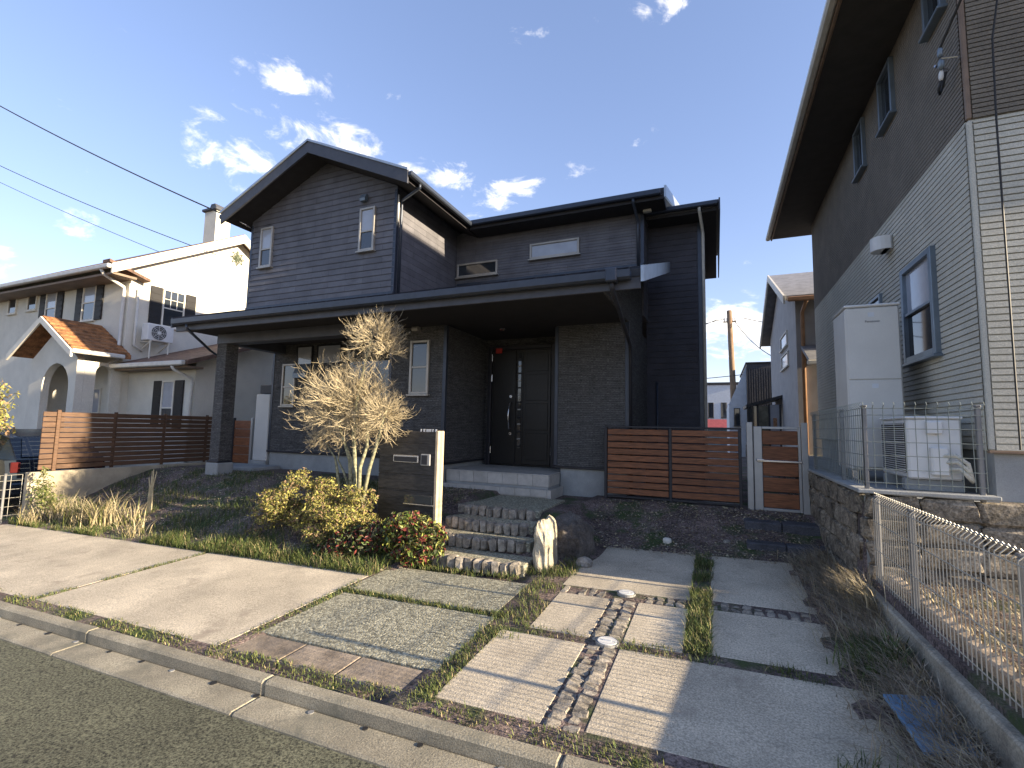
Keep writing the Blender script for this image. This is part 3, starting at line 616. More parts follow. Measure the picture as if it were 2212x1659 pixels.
# ---------------------------------------------------------------- block wall, fences on the right
BW = thing('block_wall', 'split-face concrete block retaining wall under the neighbouring ivory house', 'retaining wall', (1.25, 6, .1))
bm1 = [stone_mesh(50+i, .39, .12, .19) for i in range(3)]
for mm in bm1: mm.materials.clear(); mm.materials.append(block)
obj('core', MB().box(1.215, 2.1, 5.262, 5.4, .1, 1.055), conc, BW); obj('core', MB().box(1.215, 1.3, 5.4, 12.5, .0, 1.055), conc, BW)
for r_ in range(5):
    z = .18+r_*.197
    for k in range(3): inst('block', bm1[(r_+k) % 3], (1.40+k*.395-(.0 if r_ % 2 else .0), 5.25, z), BW)
    for k in range(12): inst('block', bm1[(r_+2*k) % 3], (1.225, 5.5+k*.395+(.2 if r_ % 2 else 0), z), BW, (0, 0, math.pi/2))
for k in range(18): obj('coping', MB().cbox(1.15, 1.31, 5.31+k*.4, 5.706+k*.4, 1.085, 1.12, .006), conc, BW)
obj('coping', MB().cbox(1.15, 2.12, 5.18, 5.306, 1.085, 1.12, .006), conc, BW)
PLT = struct(obj('side_yard', MB().box(1.305, 2.2, 5.41, 13, .9, 1.085), planetile))
KB = thing('boundary_kerb', 'low cast concrete kerb wall carrying the wire fence along the driveway', 'kerb wall', (1.22, 3.8, .1))
for k in range(4): obj('kerb_section', sheared(1.155, 1.285, 2.5+k*.676, 3.172+k*.676, -.25, .0, .012, lambda x, y: .31), mat('kerb_cast', (.42, .38, .3), .9, .2, 3, .006, 40, fine=.3, fscale=80), KB)
postm = mat('fence_post_grey', (.2, .2, .2), .5, .1, metal=.3)
def mesh_fence(name, label, pts, z0, z1, wm, step, rails, posts, roll=True, group=None):
    """welded wire fence along a polyline (x,y); vertical wires, rails, posts and a rolled top"""
    t = thing(name, label, 'fence', (pts[0][0], pts[0][1], z0), group)
    for (ax, ay), (bx_, by) in zip(pts[:-1], pts[1:]):
        L_ = math.hypot(bx_-ax, by-ay); n = int(L_/step); ux, uy = (bx_-ax)/L_, (by-ay)/L_
        vm = MB().tube([(0, 0, z0), (0, 0, z1)], .0032, 5)
        if roll: vm.tube([(0, 0, z1), (uy*.03, -ux*.03, z1+.03), (uy*.01, -ux*.01, z1+.055)], .0032, 5)
        vme = vm.mesh('wire', wm)
        for i in range(n+1): inst('wire', vme, (ax+ux*i*L_/n, ay+uy*i*L_/n, 0), t)
        for z in rails: obj('rail_wire', MB().tube([(ax, ay, z), (bx_, by, z)], .0035, 5), wm, t)
    for (x, y) in posts:
        p = obj('post', MB().cbox(x-.017, x+.017, y-.017, y+.017, z0-.08, z1+.01, .005), postm, t); obj('post_cap', MB().cbox(x-.02, x+.02, y-.02, y+.02, z1+.012, z1+.03, .005), postm, p)
    return t
mesh_fence('wire_fence', 'pale welded wire fence with rolled top standing on the low kerb wall', [(1.235, 2.62), (1.235, 5.1)], .36, 1.05, meshw, .05, (.4, .63, .86, 1.03, 1.1), [(1.262, 2.95), (1.262, 4.3), (1.262, 5.1)])
mesh_fence('wire_fence', 'grey green wire fence on top of the block wall round the water heater', [(1.22, 7.7), (1.22, 5.24), (2.06, 5.24)], 1.14, 1.84, meshg, .075, (1.18, 1.3, 1.42, 1.54, 1.66, 1.78, 1.84), [(1.235, 7.65), (1.235, 6.1), (1.235, 5.255), (2.03, 5.255)])
# ivory edging row inside the fence
EG = thing('edging_row', 'row of small rounded edging stones behind the pale wire fence', 'edging', (1.34, 3.8, .36))
em = stone_mesh(77, .085, .11, .09); em.materials.clear(); em.materials.append(slate)
for k in range(22): inst('edging_stone', em, (1.345, 2.6+k*.117, .385), EG, (0, 0, random.uniform(-.1, .1)))

# ---------------------------------------------------------------- right-hand neighbour
RH = thing('ivory_house', 'two-storey house with ivory lower siding and brown upper siding, steep side eaves', 'house', (5, 9, 1.1))
XR, YR = 2.2, 5.5
def rbox(n, a, m_): return obj(n, MB().box(*a), m_, RH)
rbox('wall', (XR+.003, 13, YR+.003, 13, 1.48, 4.53), rhwhite); rbox('wall', (XR+.003, 13, YR+.003, 13, 4.532, 6.62), rhbrown)
rbox('foundation', (XR+.03, 13, YR+.03, 13, .1, 1.475), conc)
for (m_, z0, z1, p, gp) in ((rhwhite, 1.49, 4.52, .06, .013), (rhbrown, 4.54, 6.6, .046, .01)):
    b = MB(); groove(b, YR+.03, 13, XR, z0, z1, p, .016, gp, -1, 'x'); stuff(obj('groove_siding', b, m_, RH))
    b = MB(); groove(b, XR+.03, 13, YR, z0, z1, p, .016, gp, -1, 'y'); stuff(obj('groove_siding', b, m_, RH))
obj('corner_trim', MB().cbox(XR-.012, XR+.03, YR-.012, YR+.03, 1.49, 4.52, .008), rhwhite, RH); obj('corner_trim', MB().cbox(XR-.012, XR+.03, YR-.012, YR+.03, 4.54, 6.6, .008), rhcorner, RH)
obj('corner_trim', MB().cbox(XR-.012, XR+.03, 12.97, 13.02, 1.49, 6.6, .008), rhcorner, RH)
obj('band_trim', MB().cbox(XR-.011, XR+.02, YR+.035, 12.96, 4.516, 4.538, .003), rhwhite, RH)
obj('base_flashing', MB().cbox(XR-.02, 13, YR-.02, YR+.02, 1.462, 1.486, .004), rhcorner, RH)
EX = 1.4
b = MB(); b.prism([(EX, 6.66), (7.4, 8.86), (7.4, 9.0), (EX, 6.8)], 'y', 4.9, 13.7); b.prism([(7.4, 8.86), (13.6, 6.66), (13.6, 6.8), (7.4, 9.0)], 'y', 4.9, 13.7); ro = obj('roof', b, greyroof, RH)
b = MB(); b.prism([(EX+.02, 6.6), (13.5, 6.6), (13.5, 6.63), (EX+.02, 6.63)], 'y', 4.95, 13.65); obj('soffit', b, rhsoff, ro)
obj('fascia', MB().cbox(EX-.02, EX+.018, 4.9, 13.7, 6.58, 6.72, .006), rhcorner, ro)
obj('gutter', MB().cbox(EX-.13, EX-.022, 4.88, 13.75, 6.6, 6.7, .025), gutterw, ro)
b = MB(); b.prism([(XR, 6.6), (13, 6.6), (7.4, 8.75)], 'y', YR+.002, 13); obj('gable_wall', b, rhbrown, RH)
win(RH, 6.31, 7.23, 2.47, 3.64, XR-.009, 'x', -1, framebl, glass, fw=.07, bar=.5, depth=.06, upper=glasssky)
win(RH, 8.1, 8.65, 3.05, 3.6, XR-.009, 'x', -1, framebl, glass)
win(RH, 7.2, 7.72, 5.75, 6.5, XR-.009, 'x', -1, framebl, glass, depth=.06); win(RH, 8.5, 9.0, 5.72, 6.5, XR-.009, 'x', -1, framebl, glass, depth=.06); win(RH, 5.72, 6.15, 5.9, 6.55, XR-.009, 'x', -1, framebl, glass, depth=.06)
b = MB(); b.tube([(2.09, 7.66, 4.06), (2.09, 7.66, 4.24)], .13, 18); b.box(2.09, 2.15, 7.53, 7.79, 4.06, 4.24); obj('vent_hood', b, plast, RH, False)
SB = thing('cable_bracket', 'cluster of insulators and clamps holding the service cable at the brown corner', 'cable bracket', (2.12, 5.6, 5.1))
obj('arm', MB().tube([(2.14, 5.66, 5.17), (2.02, 5.6, 5.2)], .012, 6), steel, SB); obj('arm', MB().tube([(2.14, 5.45, 5.15), (2.04, 5.5, 5.2)], .012, 6), steel, SB)
for (x, y, z, r) in ((2.05, 5.56, 5.3, .022), (2.06, 5.58, 5.19, .026), (2.07, 5.62, 5.1, .02)): obj('insulator', MB().tube([(x, y, z-.05), (x, y, z-.02), (x, y-.01, z+.02), (x, y-.015, z+.05)], [r*.6, r, r, r*.5], 10), framebl if z > 5.15 else plast, SB, True)
obj('cable_loop', MB().tube([(2.07, 5.62, 5.06), (2.06, 5.66, 4.98), (2.08, 5.7, 4.96), (2.1, 5.68, 5.02), (2.1, 5.6, 5.12)], .013, 6), wirem, SB, True)
tag(obj('service_cable', MB().tube([(2.05, 5.54, 5.34), (2.3, 4.2, 6.3), (2.6, 2.6, 7.7)], .012, 6), wirem), 'black service cable rising from the insulators at the brown house corner', 'cable')
tag(obj('wall_cable', MB().tube([(2.42, 5.385, 5.6), (2.36, 5.38, 5.2), (2.345, 5.38, 4.4), (2.34, 5.38, 1.5)], .008, 6), wirem), 'thin dark cable running down the ivory front wall', 'cable')

# water heater tank and heat pump
WT = thing('water_heater', 'tall beige water heater tank standing against the ivory house', 'water heater', (1.66, 6.85, 1.085))
obj('casing', MB().cbox(1.4, 1.92, 6.56, 7.16, 1.2, 3.07, .02), tank, WT)
obj('front_panel', MB().cbox(1.415, 1.905, 6.548, 6.56, 2.23, 3.055, .006), tank, WT); obj('front_panel', MB().cbox(1.415, 1.905, 6.548, 6.56, 1.24, 2.222, .006), tank, WT)
obj('lid', MB().cbox(1.39, 1.93, 6.545, 7.17, 3.071, 3.1, .01), plast, WT)
for x in (1.45, 1.87):
    for y in (6.62, 7.1): obj('leg', MB().cbox(x-.03, x+.03, y-.03, y+.03, 1.085, 1.2, .005), steel, WT)
obj('label_plate', MB().box(1.63, 1.69, 6.545, 6.549, 2.13, 2.18), paper, WT); obj('label_plate', MB().box(1.62, 1.68, 6.545, 6.549, 2.95, 3.0), paper, WT)
tcu = bpy.data.curves.new('maker_name', 'FONT'); tcu.body = 'Panasonic'; tcu.size = .036; tcu.align_x = 'CENTER'; tcu.extrude = .0005
to = bpy.data.objects.new('maker_name', tcu); COL.objects.link(to); dg = bpy.context.evaluated_depsgraph_get(); tme = bpy.data.meshes.new_from_object(to.evaluated_get(dg)); bpy.data.objects.remove(to)
tme.transform(Matrix.Translation((1.66, 6.5455, 2.885)) @ Matrix.Rotation(math.pi/2, 4, 'X')); tme.materials.clear(); tme.materials.append(ink)
link(bpy.data.objects.new('maker_name', tme), WT)
HPU = thing('heat_pump', 'white heat pump unit with grille and hoses behind the wire fence', 'heat pump', (1.86, 6, 1.1))
obj('casing', MB().cbox(1.66, 2.06, 5.65, 6.42, 1.2, 1.76, .015), plast, HPU); obj('top_lid', MB().cbox(1.645, 2.075, 5.635, 6.435, 1.761, 1.785, .008), plast, HPU)
obj('grille_back', MB().box(1.651, 1.661, 5.7, 6.38, 1.25, 1.72), darkgr, HPU)
gme = MB().box(-.004, .004, -.34, .34, -.003, .003).mesh('grille_bar', plast)
for k in range(22): inst('grille_bar', gme, (1.646, 6.04, 1.26+k*.0215), HPU)
obj('side_cover', MB().cbox(1.8, 1.92, 5.615, 5.65, 1.62, 1.74, .01), plast, HPU); obj('pipe_cover', MB().cbox(1.82, 1.95, 5.6, 5.65, 1.24, 1.5, .012), plast, HPU)
for k in range(3): obj('hose', MB().tube([(1.9+k*.02, 5.62, 1.42-k*.06), (1.98+k*.015, 5.57, 1.43-k*.06), (2.06, 5.56, 1.36-k*.06), (2.1, 5.6, 1.2)], .018, 8), rhwhite, HPU, True)
for y in (5.75, 6.3): obj('foot', MB().cbox(1.64, 2.08, y-.05, y+.05, 1.085, 1.2, .01), conc, HPU)

# ---------------------------------------------------------------- white neighbour on the left
WH = thing('white_house', 'white stucco two-storey house with black shutters and orange tiled porch roof', 'house', (-19, 10, -.2))
def wb(n, a, m_): return obj(n, MB().box(*a), m_, WH)
b = MB(); b.prism([(8.0, -.3), (14.4, -.3), (14.4, 6.2), (11.2, 8.0), (8.0, 6.2)], 'x', -26, -15.5); obj('wall', b, white, WH)
wb('wall', (-15.497, -12.6, 8.2, 13, -.3, 3.02), white)
# main roof
def wrz(y): return 5.83+.6*(y-7.4)
b = MB(); b.prism([(7.4, 5.75), (11.2, wrz(11.2)-.08), (11.2, wrz(11.2)+.08), (7.4, 5.9)], 'x', -26.4, -15.2); b.prism([(11.2, wrz(11.2)-.08), (15, 5.75), (15, 5.9), (11.2, wrz(11.2)+.08)], 'x', -26.4, -15.2); wr_ = obj('roof', b, roofbr, WH)
b = MB(); b.prism([(7.36, 5.6), (11.2, wrz(11.2)-.25), (11.2, wrz(11.2)+.05), (7.36, 5.87)], 'x', -15.199, -15.14); b.prism([(11.2, wrz(11.2)-.25), (15, 5.6), (15, 5.85), (11.2, wrz(11.2)+.05)], 'x', -15.199, -15.14); obj('barge_board', b, whitetrim, wr_)
b = MB(); b.prism([(7.42, 5.6), (8.02, 5.6), (8.02, 5.66), (7.42, 5.66)], 'x', -26, -15.22); obj('soffit', b, rhcorner, wr_)
b = MB(); b.cbox(-26.4, -15.2, 7.27, 7.39, 5.74, 5.86, .02); obj('gutter', b, gutterw, wr_)
b = MB(); b.prism([(7.3, 5.9), (8.35, 5.62), (8.35, 5.7), (7.3, 5.98)], 'x', -15.5, -15.16); obj('eave_return', b, roofbr, wr_)
pipe(WH, [(-15.6, 7.33, 5.74), (-15.6, 7.4, 5.62), (-15.62, 7.92, 5.4), (-15.62, 7.94, 5.3), (-15.62, 7.94, 3.3), (-15.55, 7.7, 3.15)], .045, gutterw)
pipe(WH, [(-15.42, 8.2, 5.4), (-15.42, 8.2, 3.75), (-15.35, 8.4, 3.6)], .035, gutterw, 'pipe_cover')
ch = obj('chimney', MB().box(-16.5, -15.9, 10.62, 11.15, 7.4, 8.95), white, WH); obj('chimney_cap', MB().cbox(-16.58, -15.82, 10.54, 11.23, 8.951, 9.05, .02), fascia, ch); obj('chimney_pot', MB().prism([(-16.4, 9.051), (-16.0, 9.051), (-16.1, 9.25), (-16.3, 9.25)], 'y', 10.68, 11.1), fascia, ch)
def shut(x0, x1, z0, z1, y, plane='y', sg=-1):
    a = (x0, x1, min(y, y+sg*.04), max(y, y+sg*.04), z0, z1) if plane == 'y' else (min(y, y+sg*.04), max(y, y+sg*.04), x0, x1, z0, z1)
    s_ = obj('shutter', MB().cbox(*a, .008), shutter, WH)
    for k in range(6):
        q = z0+.06+k*(z1-z0-.1)/6; a = (x0+.04, x1-.04, min(y+sg*.04, y+sg*.05), max(y+sg*.04, y+sg*.05), q, q+.05) if plane == 'y' else (min(y+sg*.04, y+sg*.05), max(y+sg*.04, y+sg*.05), x0+.04, x1-.04, q, q+.05)
        obj('louvre', MB().box(*a), shutter, s_)
win(WH, -22.37, -21.8, 5.11, 5.66, 8.0, fm=whitetrim); win(WH, -21.1, -20.5, 5.13, 5.66, 8.0, fm=whitetrim)
for (x0, x1, z0, z1) in ((-19.92, -19.27, 4.55, 5.67), (-17.8, -17.1, 4.55, 5.68)):
    win(WH, x0, x1, z0, z1, 8.0, fm=whitetrim, bar=.5, upper=glasssky); shut(x0-.36, x0-.01, z0, z1, 7.998); shut(x1+.01, x1+.36, z0, z1, 7.998)
win(WH, 8.9, 9.56, 4.45, 5.62, -15.5, 'x', 1, whitetrim, bar=.5, mull=(3, 2, 5.06, 5.57)); shut(8.55, 8.88, 4.45, 5.62, -15.498, 'x', 1); shut(9.58, 9.9, 4.45, 5.62, -15.498, 'x', 1)
win(WH, -13.9, -13.37, 1.4, 2.68, 8.2, fm=whitetrim, bar=.42, upper=glasssky); shut(-14.27, -13.92, 1.4, 2.68, 8.198); shut(-13.35, -13.0, 1.4, 2.68, 8.198)
# lean-to roof over the side room
b = MB(); b.prism([(7.75, 3.02), (11.5, 4.4), (11.5, 4.5), (7.75, 3.14)], 'x', -15.45, -12.25); lt = obj('side_roof', b, roofbr, WH)
b = MB(); b.prism([(8.2, 3.0), (13, 3.0), (13, 3.9), (11.5, 4.38), (8.2, 3.17)], 'x', -13.2, -12.603); obj('gable_wall', b, white, lt)
obj('gutter', MB().cbox(-15.4, -12.3, 7.62, 7.74, 3.0, 3.12, .02), gutterw, lt)
b = MB(); b.prism([(7.78, 2.95), (8.2, 2.95), (8.2, 3.0), (7.78, 3.0)], 'x', -15.4, -12.3); obj('soffit', b, rhcorner, lt)
pipe(WH, [(-12.75, 7.68, 3.0), (-12.72, 7.72, 2.9), (-12.62, 8.12, 2.7), (-12.62, 8.14, 2.6), (-12.62, 8.14, -.2)], .04, gutterw)
# arched porch
def arch_wall(name, u0, u1, z1, a0, a1, spring, plane, o0, o1, par, n=12, peak=None):
    """wall from z -.3 to z1 with a round-headed opening between a0 and a1"""
    c, r = (a0+a1)/2, (a1-a0)/2; b = MB()
    def pr(poly): b.prism(poly, 'y' if plane == 'y' else 'x', o0, o1)
    pr([(u0, -.3), (a0, -.3), (a0, spring), (u0, spring)]); pr([(a1, -.3), (u1, -.3), (u1, spring), (a1, spring)])
    us = [a0]+[c-r*math.cos(math.pi*i/n) for i in range(1, n)]+[a1]
    zt = (lambda u: z1) if peak is None else (lambda u: z1+(peak-z1)*(1-abs(u-(u0+u1)/2)/((u1-u0)/2)))
    pr([(u0, spring), (a0, spring), (a0, zt(a0)), (u0, zt(u0))]); pr([(a1, spring), (u1, spring), (u1, zt(u1)), (a1, zt(a1))])
    for p, q in zip(us[:-1], us[1:]):
        zp = spring+math.sqrt(max(0, r*r-(p-c)**2)); zq = spring+math.sqrt(max(0, r*r-(q-c)**2)); pr([(p, zp), (q, zq), (q, zt(q)), (p, zt(p))])
    return obj(name, b, white, par)
arch_wall('porch_wall', -17.8, -15.46, 3.2, -17.12, -15.78, 2.42, 'y', 6.95, 7.12, WH, peak=4.0)
arch_wall('porch_wall', 7.123, 8.0, 3.15, 7.38, 7.74, 2.88, 'x', -15.6, -15.461, WH)
wb('porch_wall', (-17.8, -17.65, 7.123, 7.998, -.3, 3.15), white)
win(WH, -16.9, -16.35, 1.75, 2.5, 7.998, fm=whitetrim, upper=glasssky)
pz = lambda x: 4.3-.6*abs(x+16.7)
b = MB(); b.prism([(-18.25, pz(-18.25)-.06), (-16.7, pz(-16.7)-.06), (-16.7, pz(-16.7)+.06), (-18.25, pz(-18.25)+.06)], 'y', 6.65, 7.997); b.prism([(-16.7, pz(-16.7)-.06), (-15.1, pz(-15.1)-.06), (-15.1, pz(-15.1)+.06), (-16.7, pz(-16.7)+.06)], 'y', 6.65, 7.997); pr_ = obj('porch_roof', b, rooftile, WH)
for s_, xe in ((-1, -18.25), (1, -15.1)):       # courses of tiles
    for k in range(8):
        xa = -16.7+s_*(.02+k*.195); xb = -16.7+s_*min(1.55, (.02+(k+1)*.195+.02)); za, zb = pz(xa)+.061, pz(xb)+.075
        for j in range(5):
            y0 = 6.64+j*.27; obj('roof_tile', MB().add([(xa, y0, za), (xa, y0+.265, za), (xb, y0+.265, zb+.012), (xb, y0, zb+.012), (xb, y0, zb-.012), (xb, y0+.265, zb-.012)], [(0, 1, 2, 3), (3, 2, 5, 4)]), rooftile, pr_)
b = MB(); b.prism([(-18.3, pz(-18.3)-.14), (-16.7, pz(-16.7)-.14), (-16.7, pz(-16.7)+.03), (-18.3, pz(-18.3)+.03)], 'y', 6.6, 6.648); b.prism([(-16.7, pz(-16.7)-.14), (-15.05, pz(-15.05)-.14), (-15.05, pz(-15.05)+.03), (-16.7, pz(-16.7)+.03)], 'y', 6.6, 6.648); obj('barge_board', b, whitetrim, pr_)
obj('gutter', MB().cbox(-15.09, -14.98, 6.62, 7.8, pz(-15.1)-.07, pz(-15.1)+.04, .02), gutterw, pr_)
# iron rosette and wall ornament
RO = thing('iron_rosette', 'round iron flower ornament high on the white gable wall', 'ornament', (-15.49, 11.2, 7.35))
for k in range(8):
    a = k*math.pi/4; c = (-15.46, 11.2+.2*math.cos(a), 7.35+.2*math.sin(a)); obj('petal', MB().tube([(-15.46, 11.2+.04*math.cos(a), 7.35+.04*math.sin(a)), (-15.44, 11.2+.16*math.cos(a+.25), 7.35+.16*math.sin(a+.25)), (-15.46, 11.2+.27*math.cos(a), 7.35+.27*math.sin(a)), (-15.44, 11.2+.16*math.cos(a-.25), 7.35+.16*math.sin(a-.25)), (-15.46, 11.2+.04*math.cos(a), 7.35+.04*math.sin(a))], .016, 6), ironm, RO)
obj('hub', MB().tube([(-15.5, 11.2, 7.35), (-15.43, 11.2, 7.35)], .05, 10), ironm, RO)
# wall air conditioner
AC = thing('air_conditioner', 'white air conditioner outdoor unit on bracket below the shuttered side window', 'air conditioner', (-15.2, 8.65, 3.9))
obj('casing', MB().cbox(-15.3, -15.0, 8.3, 9.02, 3.9, 4.4, .02), plast, AC)
obj('fan_recess', MB().tube([(-15.001, 8.6, 4.15), (-14.992, 8.6, 4.15)], .21, 24), darkgr, AC)
for r_ in (.07, .12, .17, .21): obj('fan_ring', MB().tube([(-14.985, 8.6+r_*math.cos(a*math.pi/10), 4.15+r_*math.sin(a*math.pi/10)) for a in range(21)], .005, 5, cap=False), plast, AC)
for k in range(8): a = k*math.pi/4; obj('fan_spoke', MB().tube([(-14.988, 8.6, 4.15), (-14.988, 8.6+.21*math.cos(a), 4.15+.21*math.sin(a))], .005, 5), plast, AC)
obj('fan_hub', MB().tube([(-14.99, 8.6, 4.15), (-14.975, 8.6, 4.15)], .05, 12), plast, AC)
for y in (8.4, 8.9): obj('bracket', MB().tube([(-15.48, y, 3.62), (-15.0, y, 3.88)], .02, 6).tube([(-15.48, y, 3.87), (-14.98, y, 3.88)], .02, 6).tube([(-15.02, y, 3.88), (-15.02, y, 3.35)], .018, 6), whitetrim, AC)

# ---------------------------------------------------------------- boundary on the left
CW = tag(obj('concrete_wall', MB().cbox(-11.56, -11.44, 4.6, 8.9, -.35, .61, .012), mat('concrete_wall_warm', (.46, .4, .29), .9, .18, 2.5, .004, 60, fine=.2, patch=((.28, .24, .17), 1.8, .55, .7))), 'low weathered concrete wall under the brown slat fence', 'wall')
SF = thing('slat_fence', 'brown horizontal slat boundary fence on the low concrete wall', 'fence', (-11.5, 6.6, .61))
ys = [(4.74, 4.94), (5.0, 5.93), (5.93, 6.9), (6.9, 7.88), (7.88, 8.52)]
for (y0, y1) in ys:
    sme = MB().cbox(-.012, .012, -(y1-y0)/2+.003, (y1-y0)/2-.003, -.043, .043, .005).mesh('slat', fencebr)
    for k in range(11): inst('slat', sme, (-11.5, (y0+y1)/2, .69+k*.0985), SF)
for y in (4.97, 5.93, 6.9, 7.88, 8.5): obj('post', MB().cbox(-11.545, -11.515, y-.03, y+.03, .605, 1.75, .005) if y > 5 else MB().cbox(-11.53, -11.47, y-.03, y+.03, .605, 1.76, .006), fencebr, SF)
LG = thing('service_gate', 'small brown board gate beside the left corner of the charcoal house', 'gate', (-10.6, 8.15, .55))
for x in (-10.92, -10.28): obj('gate_post', MB().cbox(x-.03, x+.03, 8.12, 8.18, .45, 1.7, .005), alum if x > -10.5 else blackm, LG)
for k in range(5): obj('board', MB().cbox(-10.88, -10.32, 8.135, 8.16, .62+k*.205, .815+k*.205, .006), fencered, LG)
LT = thing('slim_tank', 'slim pale grey tank standing by the left corner of the charcoal house', 'water tank', (-9.98, 8.3, .55))
obj('casing', MB().cbox(-10.18, -9.72, 8.12, 8.62, .7, 2.27, .015), tank, LT); obj('base', MB().cbox(-10.22, -9.68, 8.08, 8.66, .45, .7, .01), conc, LT)
tag(obj('meter_box', MB().cbox(-10.16, -9.66, 8.2, 8.4, 2.29, 2.5, .01), darkgr), 'dark meter box fixed above the slim pale tank', 'meter box')
b = MB(); b.cbox(-10.6, -9.2, 7.35, 8.09, .3, .62, .015); tag(obj('side_step', b, conc), 'flat concrete step in front of the slim pale tank', 'step')
mesh_fence('wire_fence', 'pale square-mesh wire fence between the parked car and the weedy bank', [(-11.5, 2.75), (-11.5, 4.55)], -.2, .58, meshw, .15, (-.12, .03, .18, .33, .48, .58), [(-11.5, 3.1), (-11.5, 4.32)], False)
# parked car
CR = thing('parked_car', 'dark blue car parked behind the square-mesh fence', 'car', (-14.6, 5.5, -.26))
prof = [(-16.6, .1), (-16.7, .45), (-16.55, .72), (-15.7, .82), (-15.0, 1.28), (-13.4, 1.36), (-12.75, 1.22), (-12.35, .78), (-12.25, .5), (-12.3, .1)]
b = MB()
def lay(y, s, dz): return [(x, y, (z if z < .8 else .8+(z-.8)*dz)) for x, z in prof]
rows = [lay(4.75, 1, 1), lay(4.65, 1, .96), lay(4.6, 1, .75)]
secs = [(4.62, .55), (4.6, .2), (4.72, .9), (4.82, 1.0), (6.1, 1.0), (6.2, .9)]
def sec(y, top): return [(x, y, z if z <= .8 else .8+(z-.8)*top) for x, z in prof]
seq = [sec(4.6, 0), sec(4.62, .02), sec(4.78, .93), sec(4.9, 1), sec(5.9, 1), sec(6.02, .93), sec(6.18, .02), sec(6.2, 0)]
n = len(prof)
for s_ in seq: b.v.extend(s_)
for j in range(len(seq)-1):
    for i in range(n): b.f.append((j*n+i, j*n+(i+1) % n, (j+1)*n+(i+1) % n, (j+1)*n+i)); b.mi.append(0)
b.f.append(tuple(range(n))); b.f.append(tuple((len(seq)-1)*n+i for i in range(n))[::-1]); b.mi += [0, 0]
obj('body', b, carp, CR)
obj('side_window', MB().add([(-15.4, 4.64, .9), (-14.3, 4.64, .9), (-14.3, 4.735, 1.26), (-14.95, 4.735, 1.24)], [(0, 1, 2, 3)]), glass, CR); obj('side_window', MB().add([(-14.22, 4.64, .9), (-12.9, 4.64, .9), (-13.2, 4.735, 1.26), (-14.22, 4.735, 1.27)], [(0, 1, 2, 3)]), glass, CR)
obj('rear_window', MB().add([(-12.37, 4.85, .84), (-12.37, 5.95, .84), (-12.7, 5.85, 1.2), (-12.7, 4.95, 1.2)], [(0, 1, 2, 3)]), glass, CR)
for y in (4.66, 6.0): obj('tail_light', MB().cbox(-12.3, -12.25, y, y+.14, .55, .75, .01), mat('lamp_dark_red', (.08, .012, .012), .2, .1), CR)
obj('number_plate', MB().cbox(-12.27, -12.245, 5.23, 5.57, .42, .56, .004), plast, CR); obj('bumper', MB().cbox(-12.36, -12.2, 4.66, 6.14, .12, .36, .03), carp, CR)
for x in (-15.8, -13.1):
    for y in (4.6, 6.02): wh_ = obj('wheel', MB().tube([(x, y, .02), (x, y+.18, .02)], .3, 24), tyre, CR); obj('rim', MB().tube([(x, y-.01 if y < 5 else y+.19, .02), (x, y+.02 if y < 5 else y+.17, .02)], .19, 16), steel, wh_)

# ---------------------------------------------------------------- vegetation
def leaf_cloud(ells, n, size, nm, seed, surf=.55):
    r = np.random.default_rng(seed); b = MB(); per = [e[3]*e[4]*e[5] for e in ells]; tot_ = sum(p**.7 for p in per)
    for e, p in zip(ells, per):
        for _ in range(int(n*p**.7/tot_)):
            d = r.normal(size=3); d /= np.linalg.norm(d); rad = (surf+(1-surf)*r.random())*(1+.18*mn.noise(Vector(d*2.5)+Vector((seed, e[0], 0))))
            c = Vector((e[0]+d[0]*e[3]*rad, e[1]+d[1]*e[4]*rad, e[2]+d[2]*e[5]*rad))
            nrm = (Vector(d)*.6+Vector(r.normal(size=3))*.8).normalized(); t = nrm.cross(Vector(r.normal(size=3))).normalized(); q = nrm.cross(t)
            s = size*(.6+.8*r.random()); a = c+t*s; bb = c-t*s; w1 = q*s*.42
            k = int(r.random()*nm*.999)
            b.add([bb, c+w1+nrm*s*.15, a, c-w1+nrm*s*.15], [(0, 1, 2), (0, 2, 3)], k)
    return b
def twigs_up(b, ells, n, r0, seed, mi=0, base=None):
    r = random.Random(seed)
    for _ in range(n):
        e = r.choice(ells); d = Vector((r.gauss(0, 1), r.gauss(0, 1), r.gauss(.2, 1))).normalized()
        p1 = Vector((e[0]+d.x*e[3]*.95, e[1]+d.y*e[4]*.95, e[2]+d.z*e[5]*.95)); p0 = Vector(base) if base else Vector((e[0], e[1], e[2]-e[5]))
        p0 = p0+Vector((r.uniform(-.2, .2)*e[3], r.uniform(-.2, .2)*e[4], 0)); mid = (p0+p1)/2+Vector((r.uniform(-.05, .05), r.uniform(-.05, .05), .04))
        b.tube([p0, mid, p1], [r0, r0*.7, r0*.3], 4, mi, False)
    return b
def gz0(x, y): return ground_z(x, y)
